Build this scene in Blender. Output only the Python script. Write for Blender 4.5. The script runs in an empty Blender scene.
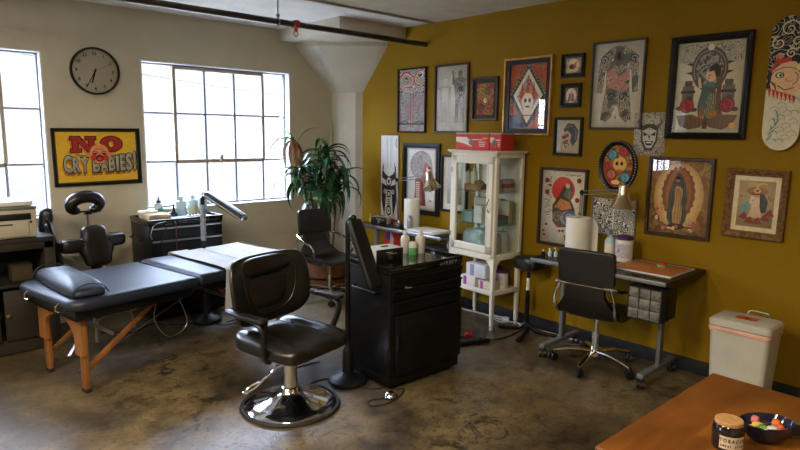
import bpy, bmesh, math, random
from mathutils import Matrix, Vector
R = math.radians
random.seed(7)
sc = bpy.context.scene
COL = sc.collection

# ------------------------------------------------------------------ materials
_mats = {}
def srgb(c):
    return tuple(((v/12.92) if v <= .04045 else ((v+.055)/1.055)**2.4) for v in [x/255 for x in c])
def mat(name, col, rough=.5, metal=0., var=.12, scale=8., bump=0., bscale=None, coat=0., spec=.5, trans=0., stretch=None, sheen=0., ior=1.45, col2=None):
    """procedural principled material: noise varies colour and roughness a little"""
    if name in _mats: return _mats[name]
    m = bpy.data.materials.new(name); m.use_nodes = True
    nt = m.node_tree; b = nt.nodes['Principled BSDF']
    tc = nt.nodes.new('ShaderNodeTexCoord'); mp = nt.nodes.new('ShaderNodeMapping')
    if stretch: mp.inputs['Scale'].default_value = stretch
    nt.links.new(tc.outputs['Object'], mp.inputs['Vector'])
    n = nt.nodes.new('ShaderNodeTexNoise'); n.inputs['Scale'].default_value = scale; n.inputs['Detail'].default_value = 4
    nt.links.new(mp.outputs[0], n.inputs['Vector'])
    r = nt.nodes.new('ShaderNodeValToRGB')
    c2 = col2 if col2 else tuple(v*(1-var) for v in col)
    c1 = col if col2 else tuple(min(1, v*(1+var)) for v in col)
    r.color_ramp.elements[0].position = .35; r.color_ramp.elements[1].position = .65
    r.color_ramp.elements[0].color = (*c2, 1); r.color_ramp.elements[1].color = (*c1, 1)
    nt.links.new(n.outputs['Fac'], r.inputs['Fac']); nt.links.new(r.outputs['Color'], b.inputs['Base Color'])
    b.inputs['Roughness'].default_value = rough; b.inputs['Metallic'].default_value = metal
    b.inputs['Specular IOR Level'].default_value = spec
    b.inputs['Coat Weight'].default_value = coat; b.inputs['Coat Roughness'].default_value = .1
    b.inputs['Transmission Weight'].default_value = trans; b.inputs['IOR'].default_value = ior
    b.inputs['Sheen Weight'].default_value = sheen
    if bump:
        n2 = nt.nodes.new('ShaderNodeTexNoise'); n2.inputs['Scale'].default_value = bscale or scale*4; n2.inputs['Detail'].default_value = 5
        nt.links.new(mp.outputs[0], n2.inputs['Vector'])
        bp = nt.nodes.new('ShaderNodeBump'); bp.inputs['Strength'].default_value = bump; bp.inputs['Distance'].default_value = .01
        nt.links.new(n2.outputs['Fac'], bp.inputs['Height']); nt.links.new(bp.outputs[0], b.inputs['Normal'])
    _mats[name] = m
    return m

def glass_mat(name, tint=(1, 1, 1), ior=1.5, rough=0.0, gain=1.0):
    """thin pane: clear with a fresnel reflection"""
    if name in _mats: return _mats[name]
    m = bpy.data.materials.new(name); m.use_nodes = True
    nt = m.node_tree; nt.nodes.clear()
    out = nt.nodes.new('ShaderNodeOutputMaterial'); mix = nt.nodes.new('ShaderNodeMixShader')
    tr = nt.nodes.new('ShaderNodeBsdfTransparent'); gl = nt.nodes.new('ShaderNodeBsdfGlossy')
    tr.inputs[0].default_value = (*tint, 1); gl.inputs['Roughness'].default_value = rough
    lw = nt.nodes.new('ShaderNodeLayerWeight'); lw.inputs['Blend'].default_value = .5
    pw = nt.nodes.new('ShaderNodeMath'); pw.operation = 'POWER'; pw.inputs[1].default_value = 5
    f0 = ((ior-1)/(ior+1))**2*gain
    mu = nt.nodes.new('ShaderNodeMath'); mu.operation = 'MULTIPLY_ADD'; mu.inputs[1].default_value = (1-f0)*.5; mu.inputs[2].default_value = f0; mu.use_clamp = True
    nt.links.new(lw.outputs['Facing'], pw.inputs[0]); nt.links.new(pw.outputs[0], mu.inputs[0]); nt.links.new(mu.outputs[0], mix.inputs[0])
    nt.links.new(tr.outputs[0], mix.inputs[1]); nt.links.new(gl.outputs[0], mix.inputs[2]); nt.links.new(mix.outputs[0], out.inputs[0])
    _mats[name] = m
    return m

def pattern_mat(name, c1, c2, c3=None, scale=30., dist=6., width=.5, kind='wave'):
    """inked ornament: banded noise between paper and ink colours"""
    if name in _mats: return _mats[name]
    m = bpy.data.materials.new(name); m.use_nodes = True
    nt = m.node_tree; b = nt.nodes['Principled BSDF']; b.inputs['Roughness'].default_value = .7
    tc = nt.nodes.new('ShaderNodeTexCoord')
    if kind == 'wave':
        w = nt.nodes.new('ShaderNodeTexWave'); w.wave_type = 'RINGS'; w.inputs['Scale'].default_value = scale
        w.inputs['Distortion'].default_value = dist; w.inputs['Detail'].default_value = 3; w.inputs['Detail Scale'].default_value = 2
        fac = w.outputs['Fac']
    elif kind == 'contour':
        w = nt.nodes.new('ShaderNodeTexNoise'); w.inputs['Scale'].default_value = scale; w.inputs['Detail'].default_value = .6; w.inputs['Distortion'].default_value = .8
        q1 = nt.nodes.new('ShaderNodeMath'); q1.operation = 'MULTIPLY'; q1.inputs[1].default_value = dist*12
        q2 = nt.nodes.new('ShaderNodeMath'); q2.operation = 'SINE'; q3 = nt.nodes.new('ShaderNodeMath'); q3.operation = 'MULTIPLY_ADD'; q3.inputs[1].default_value = .5; q3.inputs[2].default_value = .5
        nt.links.new(w.outputs['Fac'], q1.inputs[0]); nt.links.new(q1.outputs[0], q2.inputs[0]); nt.links.new(q2.outputs[0], q3.inputs[0]); fac = q3.outputs[0]
    elif kind == 'voronoi':
        w = nt.nodes.new('ShaderNodeTexVoronoi'); w.feature = 'DISTANCE_TO_EDGE'; w.inputs['Scale'].default_value = scale; fac = w.outputs['Distance']
    else:
        w = nt.nodes.new('ShaderNodeTexNoise'); w.inputs['Scale'].default_value = scale; w.inputs['Detail'].default_value = 3
        w.inputs['Distortion'].default_value = dist; fac = w.outputs['Fac']
    nt.links.new(tc.outputs['Object'], w.inputs['Vector'])
    r = nt.nodes.new('ShaderNodeValToRGB'); r.color_ramp.interpolation = 'EASE'
    p = .08 if kind == 'voronoi' else width
    r.color_ramp.elements[0].position = max(0, p-.06); r.color_ramp.elements[1].position = p+.06
    r.color_ramp.elements[0].color = (*c1, 1); r.color_ramp.elements[1].color = (*c2, 1)
    nt.links.new(fac, r.inputs['Fac'])
    last = r.outputs['Color']
    if c3:
        n = nt.nodes.new('ShaderNodeTexNoise'); n.inputs['Scale'].default_value = scale*.45; n.inputs['Detail'].default_value = 1
        nt.links.new(tc.outputs['Object'], n.inputs['Vector'])
        r2 = nt.nodes.new('ShaderNodeValToRGB'); r2.color_ramp.elements[0].position = .52; r2.color_ramp.elements[1].position = .56
        nt.links.new(n.outputs['Fac'], r2.inputs['Fac'])
        mx = nt.nodes.new('ShaderNodeMixRGB'); mx.inputs['Color2'].default_value = (*c3, 1)
        nt.links.new(r2.outputs['Color'], mx.inputs['Fac']); nt.links.new(last, mx.inputs['Color1']); last = mx.outputs['Color']
    nt.links.new(last, b.inputs['Base Color'])
    _mats[name] = m
    return m

def ink(c, rough=.65):
    c = tuple(int(v) for v in c)
    return mat('ink_%d_%d_%d' % c, tuple(min(.88, v*1.22) for v in srgb(c)), rough, var=.06, scale=40)

M = {}
M['black_leather'] = mat('black_leather', (.0075, .006, .0038), .31, var=.2, bump=.10, bscale=180, spec=.75)
M['blue_vinyl'] = mat('black_vinyl', (.011, .016, .028), .46, var=.15, bump=.08, bscale=120, spec=.5)
M['chrome'] = mat('chrome', (.80, .80, .80), .10, 1., var=.03)
M['steel'] = mat('brushed_steel', (.45, .46, .48), .32, 1., var=.08, stretch=(1, 1, 20))
M['silver_paint'] = mat('silver_paint', (.20, .205, .21), .38, .5, var=.06)
M['black_metal'] = mat('black_powder_coat', (.004, .0038, .0038), .34, .0, var=.2, spec=.35)
M['black_gloss'] = mat('black_gloss_enamel', (.004, .004, .004), .10, 0., var=.2, coat=.5)
M['black_plastic'] = mat('black_plastic', (.007, .007, .0075), .42, var=.15)
M['dark_rubber'] = mat('dark_rubber', (.010, .010, .010), .7, var=.2)
M['beech'] = mat('beech_wood', (.24, .095, .026), .42, var=.22, scale=9, stretch=(1, 1, .15), spec=.4)
M['table_wood'] = None
M['white_enamel'] = mat('white_enamel', (.76, .72, .60), .32, var=.05, scale=6)
M['white_plastic'] = mat('white_plastic', (.68, .66, .60), .45, var=.04)
M['cream_plastic'] = mat('cream_plastic', (.42, .38, .29), .5, var=.06)
M['paper'] = mat('white_paper', (.80, .77, .68), .85, var=.04, bump=.1, bscale=60)
M['cloth'] = mat('white_cotton', (.44, .45, .45), .9, var=.05, bump=.15, bscale=90, sheen=.2)
M['brass'] = mat('brushed_brass', (.74, .62, .42), .25, 1., var=.08)
M['frame_black'] = mat('black_frame_wood', (.008, .007, .006), .34, var=.3, spec=.35)
M['frame_brown'] = mat('dark_walnut_frame_wood', (.045, .017, .010), .35, var=.35, stretch=(1, .2, 1))
M['frame_gold'] = mat('gold_frame_wood', (.50, .26, .06), .32, .3, var=.3)
M['frame_ornate'] = mat('carved_gilt_frame', (.20, .105, .035), .42, .35, var=.5, scale=60, bump=.8, bscale=140)
M['frame_green'] = mat('grey_green_frame', (.06, .058, .045), .4, var=.2)
M['pic_glass'] = glass_mat('picture_glass', ior=1.5, rough=.01, gain=.85)
M['win_glass'] = glass_mat('window_glass', (.96, .97, .98), ior=1.3)
M['cab_glass'] = glass_mat('cabinet_glass', (.93, .95, .93), ior=1.45, rough=.01)
M['desk_glass'] = glass_mat('desk_glass', (.50, .56, .54), ior=1.5, gain=1.3)
M['cork'] = mat('orange_cork', (.46, .16, .035), .7, var=.2, scale=60)
M['wicker'] = None

# ------------------------------------------------------------------ mesh builder
def axis_matrix(p0, p1):
    d = Vector(p1)-Vector(p0)
    q = Vector((0, 0, 1)).rotation_difference(d.normalized()).to_matrix().to_4x4()
    return Matrix.Translation(Vector(p0)) @ q, d.length
def smooth_path(pts, n=6, closed=False):
    P = [Vector(p) for p in pts]; out = []
    N = len(P)
    rng = range(N) if closed else range(N-1)
    for i in rng:
        if closed: a, b, c, d = P[(i-1) % N], P[i], P[(i+1) % N], P[(i+2) % N]
        else: a, b, c, d = P[max(i-1, 0)], P[i], P[i+1], P[min(i+2, N-1)]
        for k in range(n):
            t = k/n
            out.append(.5*((2*b)+(c-a)*t+(2*a-5*b+4*c-d)*t*t+(3*b-a-3*c+d)*t**3))
    if not closed: out.append(P[-1])
    return out
class MB:
    def __init__(s, M0=None):
        s.bm = bmesh.new(); s.mi = 0; s.mats = []; s.M = M0 or Matrix()
    def use(s, m):
        if m not in s.mats: s.mats.append(m)
        s.mi = s.mats.index(m); return s
    def add(s, tmp, X=None):
        X = s.M @ (X or Matrix()); mp = {}
        for v in tmp.verts: mp[v] = s.bm.verts.new(X @ v.co)
        for f in tmp.faces:
            try:
                g = s.bm.faces.new([mp[v] for v in f.verts]); g.material_index = s.mi; g.smooth = True
            except ValueError: pass
        tmp.free(); return s
    def box(s, c, d, bev=0., rz=0., rot=None, seg=2):
        t = bmesh.new(); bmesh.ops.create_cube(t, size=1.0)
        for v in t.verts: v.co = Vector((v.co.x*d[0], v.co.y*d[1], v.co.z*d[2]))
        if bev: bmesh.ops.bevel(t, geom=t.edges[:]+t.verts[:], offset=min(bev, min(d)*.49), segments=seg, affect='EDGES', profile=.5)
        X = Matrix.Translation(Vector(c)) @ (rot if rot is not None else Matrix.Rotation(rz, 4, 'Z'))
        return s.add(t, X)
    def cyl(s, p0, p1, r0, r1=None, seg=20, caps=True):
        r1 = r0 if r1 is None else r1
        X, L = axis_matrix(p0, p1); t = bmesh.new(); A = []; B = []
        for i in range(seg):
            a = 2*math.pi*i/seg
            A.append(t.verts.new((r0*math.cos(a), r0*math.sin(a), 0))); B.append(t.verts.new((r1*math.cos(a), r1*math.sin(a), L)))
        for i in range(seg): t.faces.new([A[i], A[(i+1) % seg], B[(i+1) % seg], B[i]])
        if caps: t.faces.new(A[::-1]); t.faces.new(B)
        return s.add(t, X)
    def lathe(s, prof, c=(0, 0, 0), seg=28, X=None, sx=1, sy=1):
        t = bmesh.new(); rings = []
        for r, z in prof:
            if r < 1e-5: rings.append([t.verts.new((0, 0, z))])
            else: rings.append([t.verts.new((r*sx*math.cos(2*math.pi*i/seg), r*sy*math.sin(2*math.pi*i/seg), z)) for i in range(seg)])
        for a, b in zip(rings, rings[1:]):
            for i in range(seg):
                j = (i+1) % seg
                if len(a) == 1 and len(b) == 1: continue
                if len(a) == 1: t.faces.new([a[0], b[j], b[i]])
                elif len(b) == 1: t.faces.new([a[i], a[j], b[0]])
                else: t.faces.new([a[i], a[j], b[j], b[i]])
        return s.add(t, X if X is not None else Matrix.Translation(Vector(c)))
    def tube(s, pts, r, seg=8, closed=False, caps=True, flat=None):
        P = [Vector(p) for p in pts]; N = len(P); t = bmesh.new(); rings = []
        T = []
        for i in range(N):
            if closed: d = P[(i+1) % N]-P[(i-1) % N]
            else: d = P[min(i+1, N-1)]-P[max(i-1, 0)]
            T.append(d.normalized())
        up = Vector((0, 0, 1)) if abs(T[0].z) < .9 else Vector((1, 0, 0))
        nrm = (up-T[0]*up.dot(T[0])).normalized()
        for i in range(N):
            nrm = (nrm-T[i]*nrm.dot(T[i]))
            nrm = nrm.normalized() if nrm.length > 1e-6 else T[i].orthogonal().normalized()
            bn = T[i].cross(nrm); rr = r(i/(N-1)) if callable(r) else r
            fa, fb = flat if flat else (1, 1)
            rings.append([t.verts.new(P[i]+nrm*rr*fa*math.cos(2*math.pi*k/seg)+bn*rr*fb*math.sin(2*math.pi*k/seg)) for k in range(seg)])
        pairs = list(zip(rings, rings[1:])) + ([(rings[-1], rings[0])] if closed else [])
        for a, b in pairs:
            for k in range(seg): t.faces.new([a[k], a[(k+1) % seg], b[(k+1) % seg], b[k]])
        if caps and not closed: t.faces.new(rings[0][::-1]); t.faces.new(rings[-1])
        return s.add(t)
    def poly(s, pts):
        t = bmesh.new(); t.faces.new([t.verts.new(p) for p in pts]); return s.add(t)
    def prism(s, pts, h, X=None, bev=0.):
        """2-D outline (x,y) extruded along z"""
        t = bmesh.new(); A = [t.verts.new((p[0], p[1], 0)) for p in pts]; B = [t.verts.new((p[0], p[1], h)) for p in pts]; n = len(pts)
        t.faces.new(A[::-1]); t.faces.new(B)
        for i in range(n): t.faces.new([A[i], A[(i+1) % n], B[(i+1) % n], B[i]])
        if bev: bmesh.ops.bevel(t, geom=[e for e in t.edges if abs(e.verts[0].co.z-e.verts[1].co.z) < 1e-6], offset=bev, segments=3, affect='EDGES', profile=.5)
        bmesh.ops.recalc_face_normals(t, faces=t.faces[:])
        return s.add(t, X)
    def loft(s, rings, caps=True, closed=True):
        t = bmesh.new(); V = [[t.verts.new(p) for p in r] for r in rings]; n = len(V[0])
        for a, b in zip(V, V[1:]):
            for k in range(n if closed else n-1): t.faces.new([a[k], a[(k+1) % n], b[(k+1) % n], b[k]])
        if caps and closed: t.faces.new(V[0][::-1]); t.faces.new(V[-1])
        bmesh.ops.recalc_face_normals(t, faces=t.faces[:])
        return s.add(t)
    def cushion(s, c, d, e=.35, e2=.35, rot=None, nu=32, nv=16, fn=None):
        """superellipsoid cushion, d = full size"""
        t = bmesh.new(); f = lambda w, m: math.copysign(abs(w)**m, w); rings = []
        for j in range(nv+1):
            ph = -math.pi/2+math.pi*j/nv
            ring = []
            for i in range(nu):
                th = 2*math.pi*i/nu
                p = Vector((f(math.cos(ph), e)*f(math.cos(th), e2)*d[0]/2, f(math.cos(ph), e)*f(math.sin(th), e2)*d[1]/2, f(math.sin(ph), e)*d[2]/2))
                if fn: p = fn(p)
                ring.append(p)
            if j in (0, nv): rings.append([t.verts.new(ring[0])])
            else: rings.append([t.verts.new(p) for p in ring])
        for a, b in zip(rings, rings[1:]):
            for i in range(nu):
                k = (i+1) % nu
                if len(a) == 1: t.faces.new([a[0], b[k], b[i]])
                elif len(b) == 1: t.faces.new([a[i], a[k], b[0]])
                else: t.faces.new([a[i], a[k], b[k], b[i]])
        bmesh.ops.recalc_face_normals(t, faces=t.faces[:])
        X = Matrix.Translation(Vector(c)) @ (rot if rot is not None else Matrix())
        return s.add(t, X)
    def grid(s, fn, nu, nv, thick=0.):
        """surface fn(u,v)->point for u,v in 0..1, optionally thickened"""
        t = bmesh.new(); V = [[t.verts.new(fn(i/nu, j/nv)) for i in range(nu+1)] for j in range(nv+1)]
        for j in range(nv):
            for i in range(nu): t.faces.new([V[j][i], V[j][i+1], V[j+1][i+1], V[j+1][i]])
        if thick:
            t.normal_update()
            bmesh.ops.solidify(t, geom=t.faces[:], thickness=thick)
        return s.add(t)
    def text(s, body, size, X, extrude=.0006, xs=1., offset=0., align='CENTER', shear=0., fit=None):
        cu = bpy.data.curves.new('t', 'FONT'); cu.body = body; cu.size = size; cu.extrude = extrude; cu.align_x = align; cu.align_y = 'CENTER'
        cu.offset = offset; cu.shear = shear; cu.resolution_u = 3
        o = bpy.data.objects.new('t', cu); COL.objects.link(o)
        dg = bpy.context.evaluated_depsgraph_get(); me = bpy.data.meshes.new_from_object(o.evaluated_get(dg))
        t = bmesh.new(); t.from_mesh(me); bpy.data.objects.remove(o); bpy.data.curves.remove(cu); bpy.data.meshes.remove(me)
        if fit:
            x0 = min(v.co.x for v in t.verts); x1 = max(v.co.x for v in t.verts); y0 = min(v.co.y for v in t.verts); y1 = max(v.co.y for v in t.verts)
            for v in t.verts: v.co.x = (v.co.x-(x0+x1)/2)*fit[0]/(x1-x0); v.co.y = (v.co.y-(y0+y1)/2)*fit[1]/(y1-y0)
        s.add(t, X @ Matrix.Diagonal((xs, 1, 1, 1))); return s
    def build(s, name, m=None, parent=None, smooth=35, label=None):
        me = bpy.data.meshes.new(name)
        bmesh.ops.remove_doubles(s.bm, verts=s.bm.verts[:], dist=1e-6)
        s.bm.to_mesh(me); s.bm.free()
        for k in (s.mats or [m]): me.materials.append(k)
        if smooth: me.set_sharp_from_angle(angle=R(smooth))
        o = bpy.data.objects.new(name, me); COL.objects.link(o)
        if parent: o.parent = parent
        if label: o['label'] = label
        return o

def thing(name, label, cat, loc=(0, 0, 0), rz=0., group=None):
    o = bpy.data.objects.new(name, None); COL.objects.link(o); o.empty_display_size = .1
    o.location = loc; o.rotation_euler = (0, 0, rz); o['label'] = label; o['category'] = cat
    if group: o['group'] = group
    return o
def tag(o, label, cat, loc=None, rz=None, group=None):
    o['label'] = label; o['category'] = cat
    if loc is not None: o.location = loc
    if rz is not None: o.rotation_euler = (0, 0, rz)
    if group: o['group'] = group
    return o
def struct(o):
    o['kind'] = 'structure'; return o
def copy_tree(o, parent=None):
    c = o.copy(); COL.objects.link(c)
    if parent: c.parent = parent
    for ch in list(o.children): copy_tree(ch, c)
    return c

# ------------------------------------------------------------------ room shell
XR, YB, ZC = 4.18, 5.48, 2.625       # painted right wall, white back wall, ceiling
XL, YF = -5.6, -2.6

def floor_material():
    m = bpy.data.materials.new('stained_concrete'); m.use_nodes = True; nt = m.node_tree; b = nt.nodes['Principled BSDF']
    tc = nt.nodes.new('ShaderNodeTexCoord')
    def noise(sc_, det, dist=0., rough=.55):
        n = nt.nodes.new('ShaderNodeTexNoise'); n.inputs['Scale'].default_value = sc_; n.inputs['Detail'].default_value = det
        n.inputs['Distortion'].default_value = dist; n.inputs['Roughness'].default_value = rough
        nt.links.new(tc.outputs['Object'], n.inputs['Vector']); return n
    def ramp(src, stops):
        r = nt.nodes.new('ShaderNodeValToRGB'); e = r.color_ramp.elements
        while len(e) < len(stops): e.new(.5)
        for k, (p, c) in enumerate(stops): e[k].position = p; e[k].color = (*c, 1)
        nt.links.new(src, r.inputs['Fac']); return r
    base = ramp(noise(1.1, 6, .6).outputs['Fac'], [(.30, (.026, .019, .010)), (.43, (.076, .056, .027)), (.56, (.150, .110, .052)), (.72, (.078, .061, .035))])
    fine = ramp(noise(9, 8, .3, .7).outputs['Fac'], [(.32, (.45, .43, .41)), (.68, (1.45, 1.42, 1.38))])
    mul = nt.nodes.new('ShaderNodeMixRGB'); mul.blend_type = 'MULTIPLY'; mul.inputs[0].default_value = .8
    nt.links.new(base.outputs[0], mul.inputs[1]); nt.links.new(fine.outputs[0], mul.inputs[2])
    st = ramp(noise(5.2, 8, 1.4, .70).outputs['Fac'], [(.0, (0, 0, 0)), (.54, (0, 0, 0)), (.59, (1, 1, 1)), (1., (1, 1, 1))])
    st2 = ramp(noise(.9, 2).outputs['Fac'], [(.42, (0, 0, 0)), (.58, (1, 1, 1))])
    sm = nt.nodes.new('ShaderNodeMath'); sm.operation = 'MULTIPLY'
    nt.links.new(st.outputs[0], sm.inputs[0]); nt.links.new(st2.outputs[0], sm.inputs[1])
    sm2 = nt.nodes.new('ShaderNodeMath'); sm2.operation = 'MULTIPLY'; sm2.inputs[1].default_value = .9
    nt.links.new(sm.outputs[0], sm2.inputs[0])
    mx = nt.nodes.new('ShaderNodeMixRGB'); mx.inputs[2].default_value = (.020, .016, .011, 1)
    nt.links.new(sm2.outputs[0], mx.inputs[0]); nt.links.new(mul.outputs[0], mx.inputs[1])
    pale = ramp(noise(2.3, 6, 1.0, .6).outputs['Fac'], [(.60, (0, 0, 0)), (.72, (.55, .55, .55))])
    mx2 = nt.nodes.new('ShaderNodeMixRGB'); mx2.inputs[2].default_value = (.16, .125, .08, 1)
    nt.links.new(pale.outputs[0], mx2.inputs[0]); nt.links.new(mx.outputs[0], mx2.inputs[1])
    sp = ramp(noise(38, 3, 0, .6).outputs['Fac'], [(.36, (.30, .28, .26)), (.44, (1, 1, 1)), (.66, (1, 1, 1)), (.74, (1.6, 1.55, 1.45))])
    mu3 = nt.nodes.new('ShaderNodeMixRGB'); mu3.blend_type = 'MULTIPLY'; mu3.inputs[0].default_value = .75
    nt.links.new(mx2.outputs[0], mu3.inputs[1]); nt.links.new(sp.outputs[0], mu3.inputs[2]); nt.links.new(mu3.outputs[0], b.inputs['Base Color'])
    rr = ramp(noise(2.0, 6, .5).outputs['Fac'], [(.3, (.30, .30, .30)), (.7, (.52, .52, .52))])
    nt.links.new(rr.outputs[0], b.inputs['Roughness']); b.inputs['Specular IOR Level'].default_value = .5
    bp = nt.nodes.new('ShaderNodeBump'); bp.inputs['Strength'].default_value = .12; bp.inputs['Distance'].default_value = .02
    nt.links.new(noise(14, 8, 0, .7).outputs['Fac'], bp.inputs['Height']); nt.links.new(bp.outputs[0], b.inputs['Normal'])
    return m

def ceiling_material():
    m = mat('ceiling_plaster', (.74, .72, .66), .9, var=.07, scale=5, bump=.55, bscale=26)
    nt = m.node_tree; b = nt.nodes['Principled BSDF']; src = b.inputs['Base Color'].links[0].from_socket
    # bare greyer concrete on the room side of the conduit, painted white near the windows
    tc = nt.nodes.new('ShaderNodeTexCoord'); sp = nt.nodes.new('ShaderNodeSeparateXYZ'); nt.links.new(tc.outputs['Object'], sp.inputs[0])
    c = nt.nodes.new('ShaderNodeMath'); c.operation = 'GREATER_THAN'; c.inputs[1].default_value = 4.06; nt.links.new(sp.outputs['Y'], c.inputs[0])
    mx = nt.nodes.new('ShaderNodeMixRGB'); mx.blend_type = 'MIX'; nt.links.new(c.outputs[0], mx.inputs[0])
    d = nt.nodes.new('ShaderNodeMixRGB'); d.blend_type = 'MULTIPLY'; d.inputs[0].default_value = 1; d.inputs[2].default_value = (.80, .73, .60, 1)
    nt.links.new(src, d.inputs[1]); nt.links.new(d.outputs[0], mx.inputs[1]); nt.links.new(src, mx.inputs[2]); nt.links.new(mx.outputs[0], b.inputs['Base Color'])
    return m
def white_wall_material():
    m = mat('cream_painted_block', (.55, .49, .35), .75, var=.05, scale=3, bump=.25, bscale=30)
    nt = m.node_tree; b = nt.nodes['Principled BSDF']
    tc = nt.nodes.new('ShaderNodeTexCoord'); mp = nt.nodes.new('ShaderNodeMapping'); mp.inputs['Rotation'].default_value = (R(90), 0, 0)
    br = nt.nodes.new('ShaderNodeTexBrick'); nt.links.new(tc.outputs['Object'], mp.inputs[0]); nt.links.new(mp.outputs[0], br.inputs['Vector'])
    br.inputs['Scale'].default_value = 1; br.inputs['Brick Width'].default_value = .80; br.inputs['Row Height'].default_value = .27; br.inputs['Mortar Size'].default_value = .006
    bp = nt.nodes.new('ShaderNodeBump'); bp.inputs['Strength'].default_value = .35; bp.inputs['Distance'].default_value = .004; bp.invert = True
    nt.links.new(br.outputs['Fac'], bp.inputs['Height']); nt.links.new(b.inputs['Normal'].links[0].from_socket, bp.inputs['Normal']); nt.links.new(bp.outputs[0], b.inputs['Normal'])
    return m
M['white_wall'] = white_wall_material()
M['mustard'] = mat('mustard_paint', (.250, .142, .003), .62, var=.05, scale=2.2, bump=.18, bscale=90, spec=.14)
M['ceiling'] = ceiling_material()
M['column'] = mat('cream_column_paint', (.62, .57, .46), .6, var=.06, scale=4, bump=.3, bscale=22)
M['base'] = mat('charcoal_baseboard', (.010, .011, .013), .65, var=.15)
M['trimwhite'] = mat('white_window_paint', (.72, .74, .76), .5, var=.05)
M['mullion'] = mat('grey_steel_mullion', (.20, .22, .23), .5, var=.15)
M['mullion_beige'] = mat('beige_steel_mullion', (.36, .31, .23), .5, var=.12)

b = MB(); b.box(((XL+XR)/2, (YF+YB)/2, -.05), (XR-XL+.4, YB-YF+.4, .1)); struct(b.build('floor', floor_material()))
b = MB(); b.box(((XL+XR)/2, (YF+YB)/2, ZC+.1), (XR-XL+.4, YB-YF+.4, .2)); struct(b.build('ceiling', M['ceiling']))
b = MB(); b.box((XR+.1, (YF+YB)/2, ZC/2), (.2, YB-YF, ZC)); struct(b.build('wall_right', M['mustard']))
b = MB(); b.box((XL-.1, (YF+YB)/2, ZC/2), (.2, YB-YF, ZC)); struct(b.build('wall_left', M['column']))
b = MB(); b.box(((XL+XR)/2, YF-.1, ZC/2), (XR-XL+.4, .2, ZC)); struct(b.build('wall_front', M['column']))
# back wall with three openings
WZ0, WZ1, WT = .885, 2.206, .22
OPEN = [(-5.0, -3.5), (-.27, 1.228), (1.987, 3.497)]
b = MB(); x = XL-.2
for a, c in OPEN + [(XR+.2, None)]:
    b.box(((x+a)/2, YB+WT/2, ZC/2), (a-x, WT, ZC)); x = c
    if c: 
        b.box(((a+c)/2, YB+WT/2, WZ0/2), (c-a, WT, WZ0)); b.box(((a+c)/2, YB+WT/2, (WZ1+ZC)/2), (c-a, WT, ZC-WZ1))
struct(b.build('wall_back', M['white_wall']))
# reveals, sills, frames
def window(idx, x0, x1, first_left=True):
    root = bpy.data.objects.new('window_%d' % idx, None); COL.objects.link(root); struct(root); root.location = ((x0+x1)/2, YB, WZ0)
    L = Matrix.Translation(-root.location)
    W = x1-x0; yg = YB+.10
    b = MB(L)
    b.box(((x0+x1)/2, YB+.05, WZ0+.006), (W, .13, .012)); b.box(((x0+x1)/2, YB+.05, WZ1-.005), (W, .1, .010))
    b.box((x0+.005, YB+.05, (WZ0+WZ1)/2), (.010, .1, WZ1-WZ0)); b.box((x1-.005, YB+.05, (WZ0+WZ1)/2), (.010, .1, WZ1-WZ0))
    b.build('window_reveal', M['trimwhite'], root)
    q = W/1.51
    vx = [x0+(v-1.987)*q+.02 for v in (2.285, 2.585, 2.89, 3.195)]
    b = MB(L)
    for v in (vx[1], vx[2]): b.box((v, yg, (WZ0+WZ1)/2), (.018, .03, WZ1-WZ0))
    for v in (vx[0], vx[3]): b.box((v, yg, (WZ0+1.33)/2), (.018, .03, 1.33-WZ0))
    b.box(((x0+x1)/2, yg, 1.758), (W, .028, .014)); b.box(((x0+vx[0])/2, yg, 1.318), (vx[0]-x0, .028, .016)); b.box(((x1+vx[3])/2, yg, 1.318), (x1-vx[3], .028, .016))
    b.box(((x0+x1)/2, yg, WZ0+.018), (W, .035, .022)); b.box(((x0+x1)/2, yg, WZ1-.016), (W, .035, .012))
    b.box((x0+.016, yg, (WZ0+WZ1)/2), (.012, .035, WZ1-WZ0)); b.box((x1-.016, yg, (WZ0+WZ1)/2), (.012, .035, WZ1-WZ0))
    b.build('window_frame', M['mullion'], root)
    b = MB(L)                                             # the opening vent, a heavier beige sash
    for v in (vx[0], vx[3]): b.box((v, yg-.012, (1.31+WZ1-.03)/2), (.026, .045, WZ1-.03-1.31))
    b.box(((vx[0]+vx[3])/2, yg-.012, 1.318), (vx[3]-vx[0], .045, .034)); b.box(((vx[0]+vx[3])/2, yg-.012, WZ1-.035), (vx[3]-vx[0], .045, .026))
    b.box(((vx[0]+vx[3])/2-.02, yg-.05, 1.35), (.03, .02, .05), .004)
    b.build('window_sash', M['mullion_beige'], root)
    b = MB(L); b.tube([((vx[0]+vx[3])/2-.02, yg-.03, 1.33), ((vx[0]+vx[3])/2+.03, yg-.03, 1.1), ((vx[0]+vx[3])/2+.05, yg-.03, WZ0+.03)], .003, 6)
    b.build('sash_cord', M['trimwhite'], root)
    b = MB(L); b.box(((x0+x1)/2, yg, (WZ0+WZ1)/2), (W-.02, .004, WZ1-WZ0-.02)); b.build('glass_pane', M['win_glass'], root)
    return root
window(1, *OPEN[1]); window(2, *OPEN[2]); window(3, *OPEN[0])

b = MB(); b.box((XR-.008, (YF+5.12)/2, .048), (.016, 5.12-YF, .096), .003); struct(b.build('baseboard_right', M['base']))
b = MB(); b.box(((XL+3.9)/2, YB-.008, .048), (3.9-XL, .016, .096), .003); struct(b.build('baseboard_back', M['white_enamel']))

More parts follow.
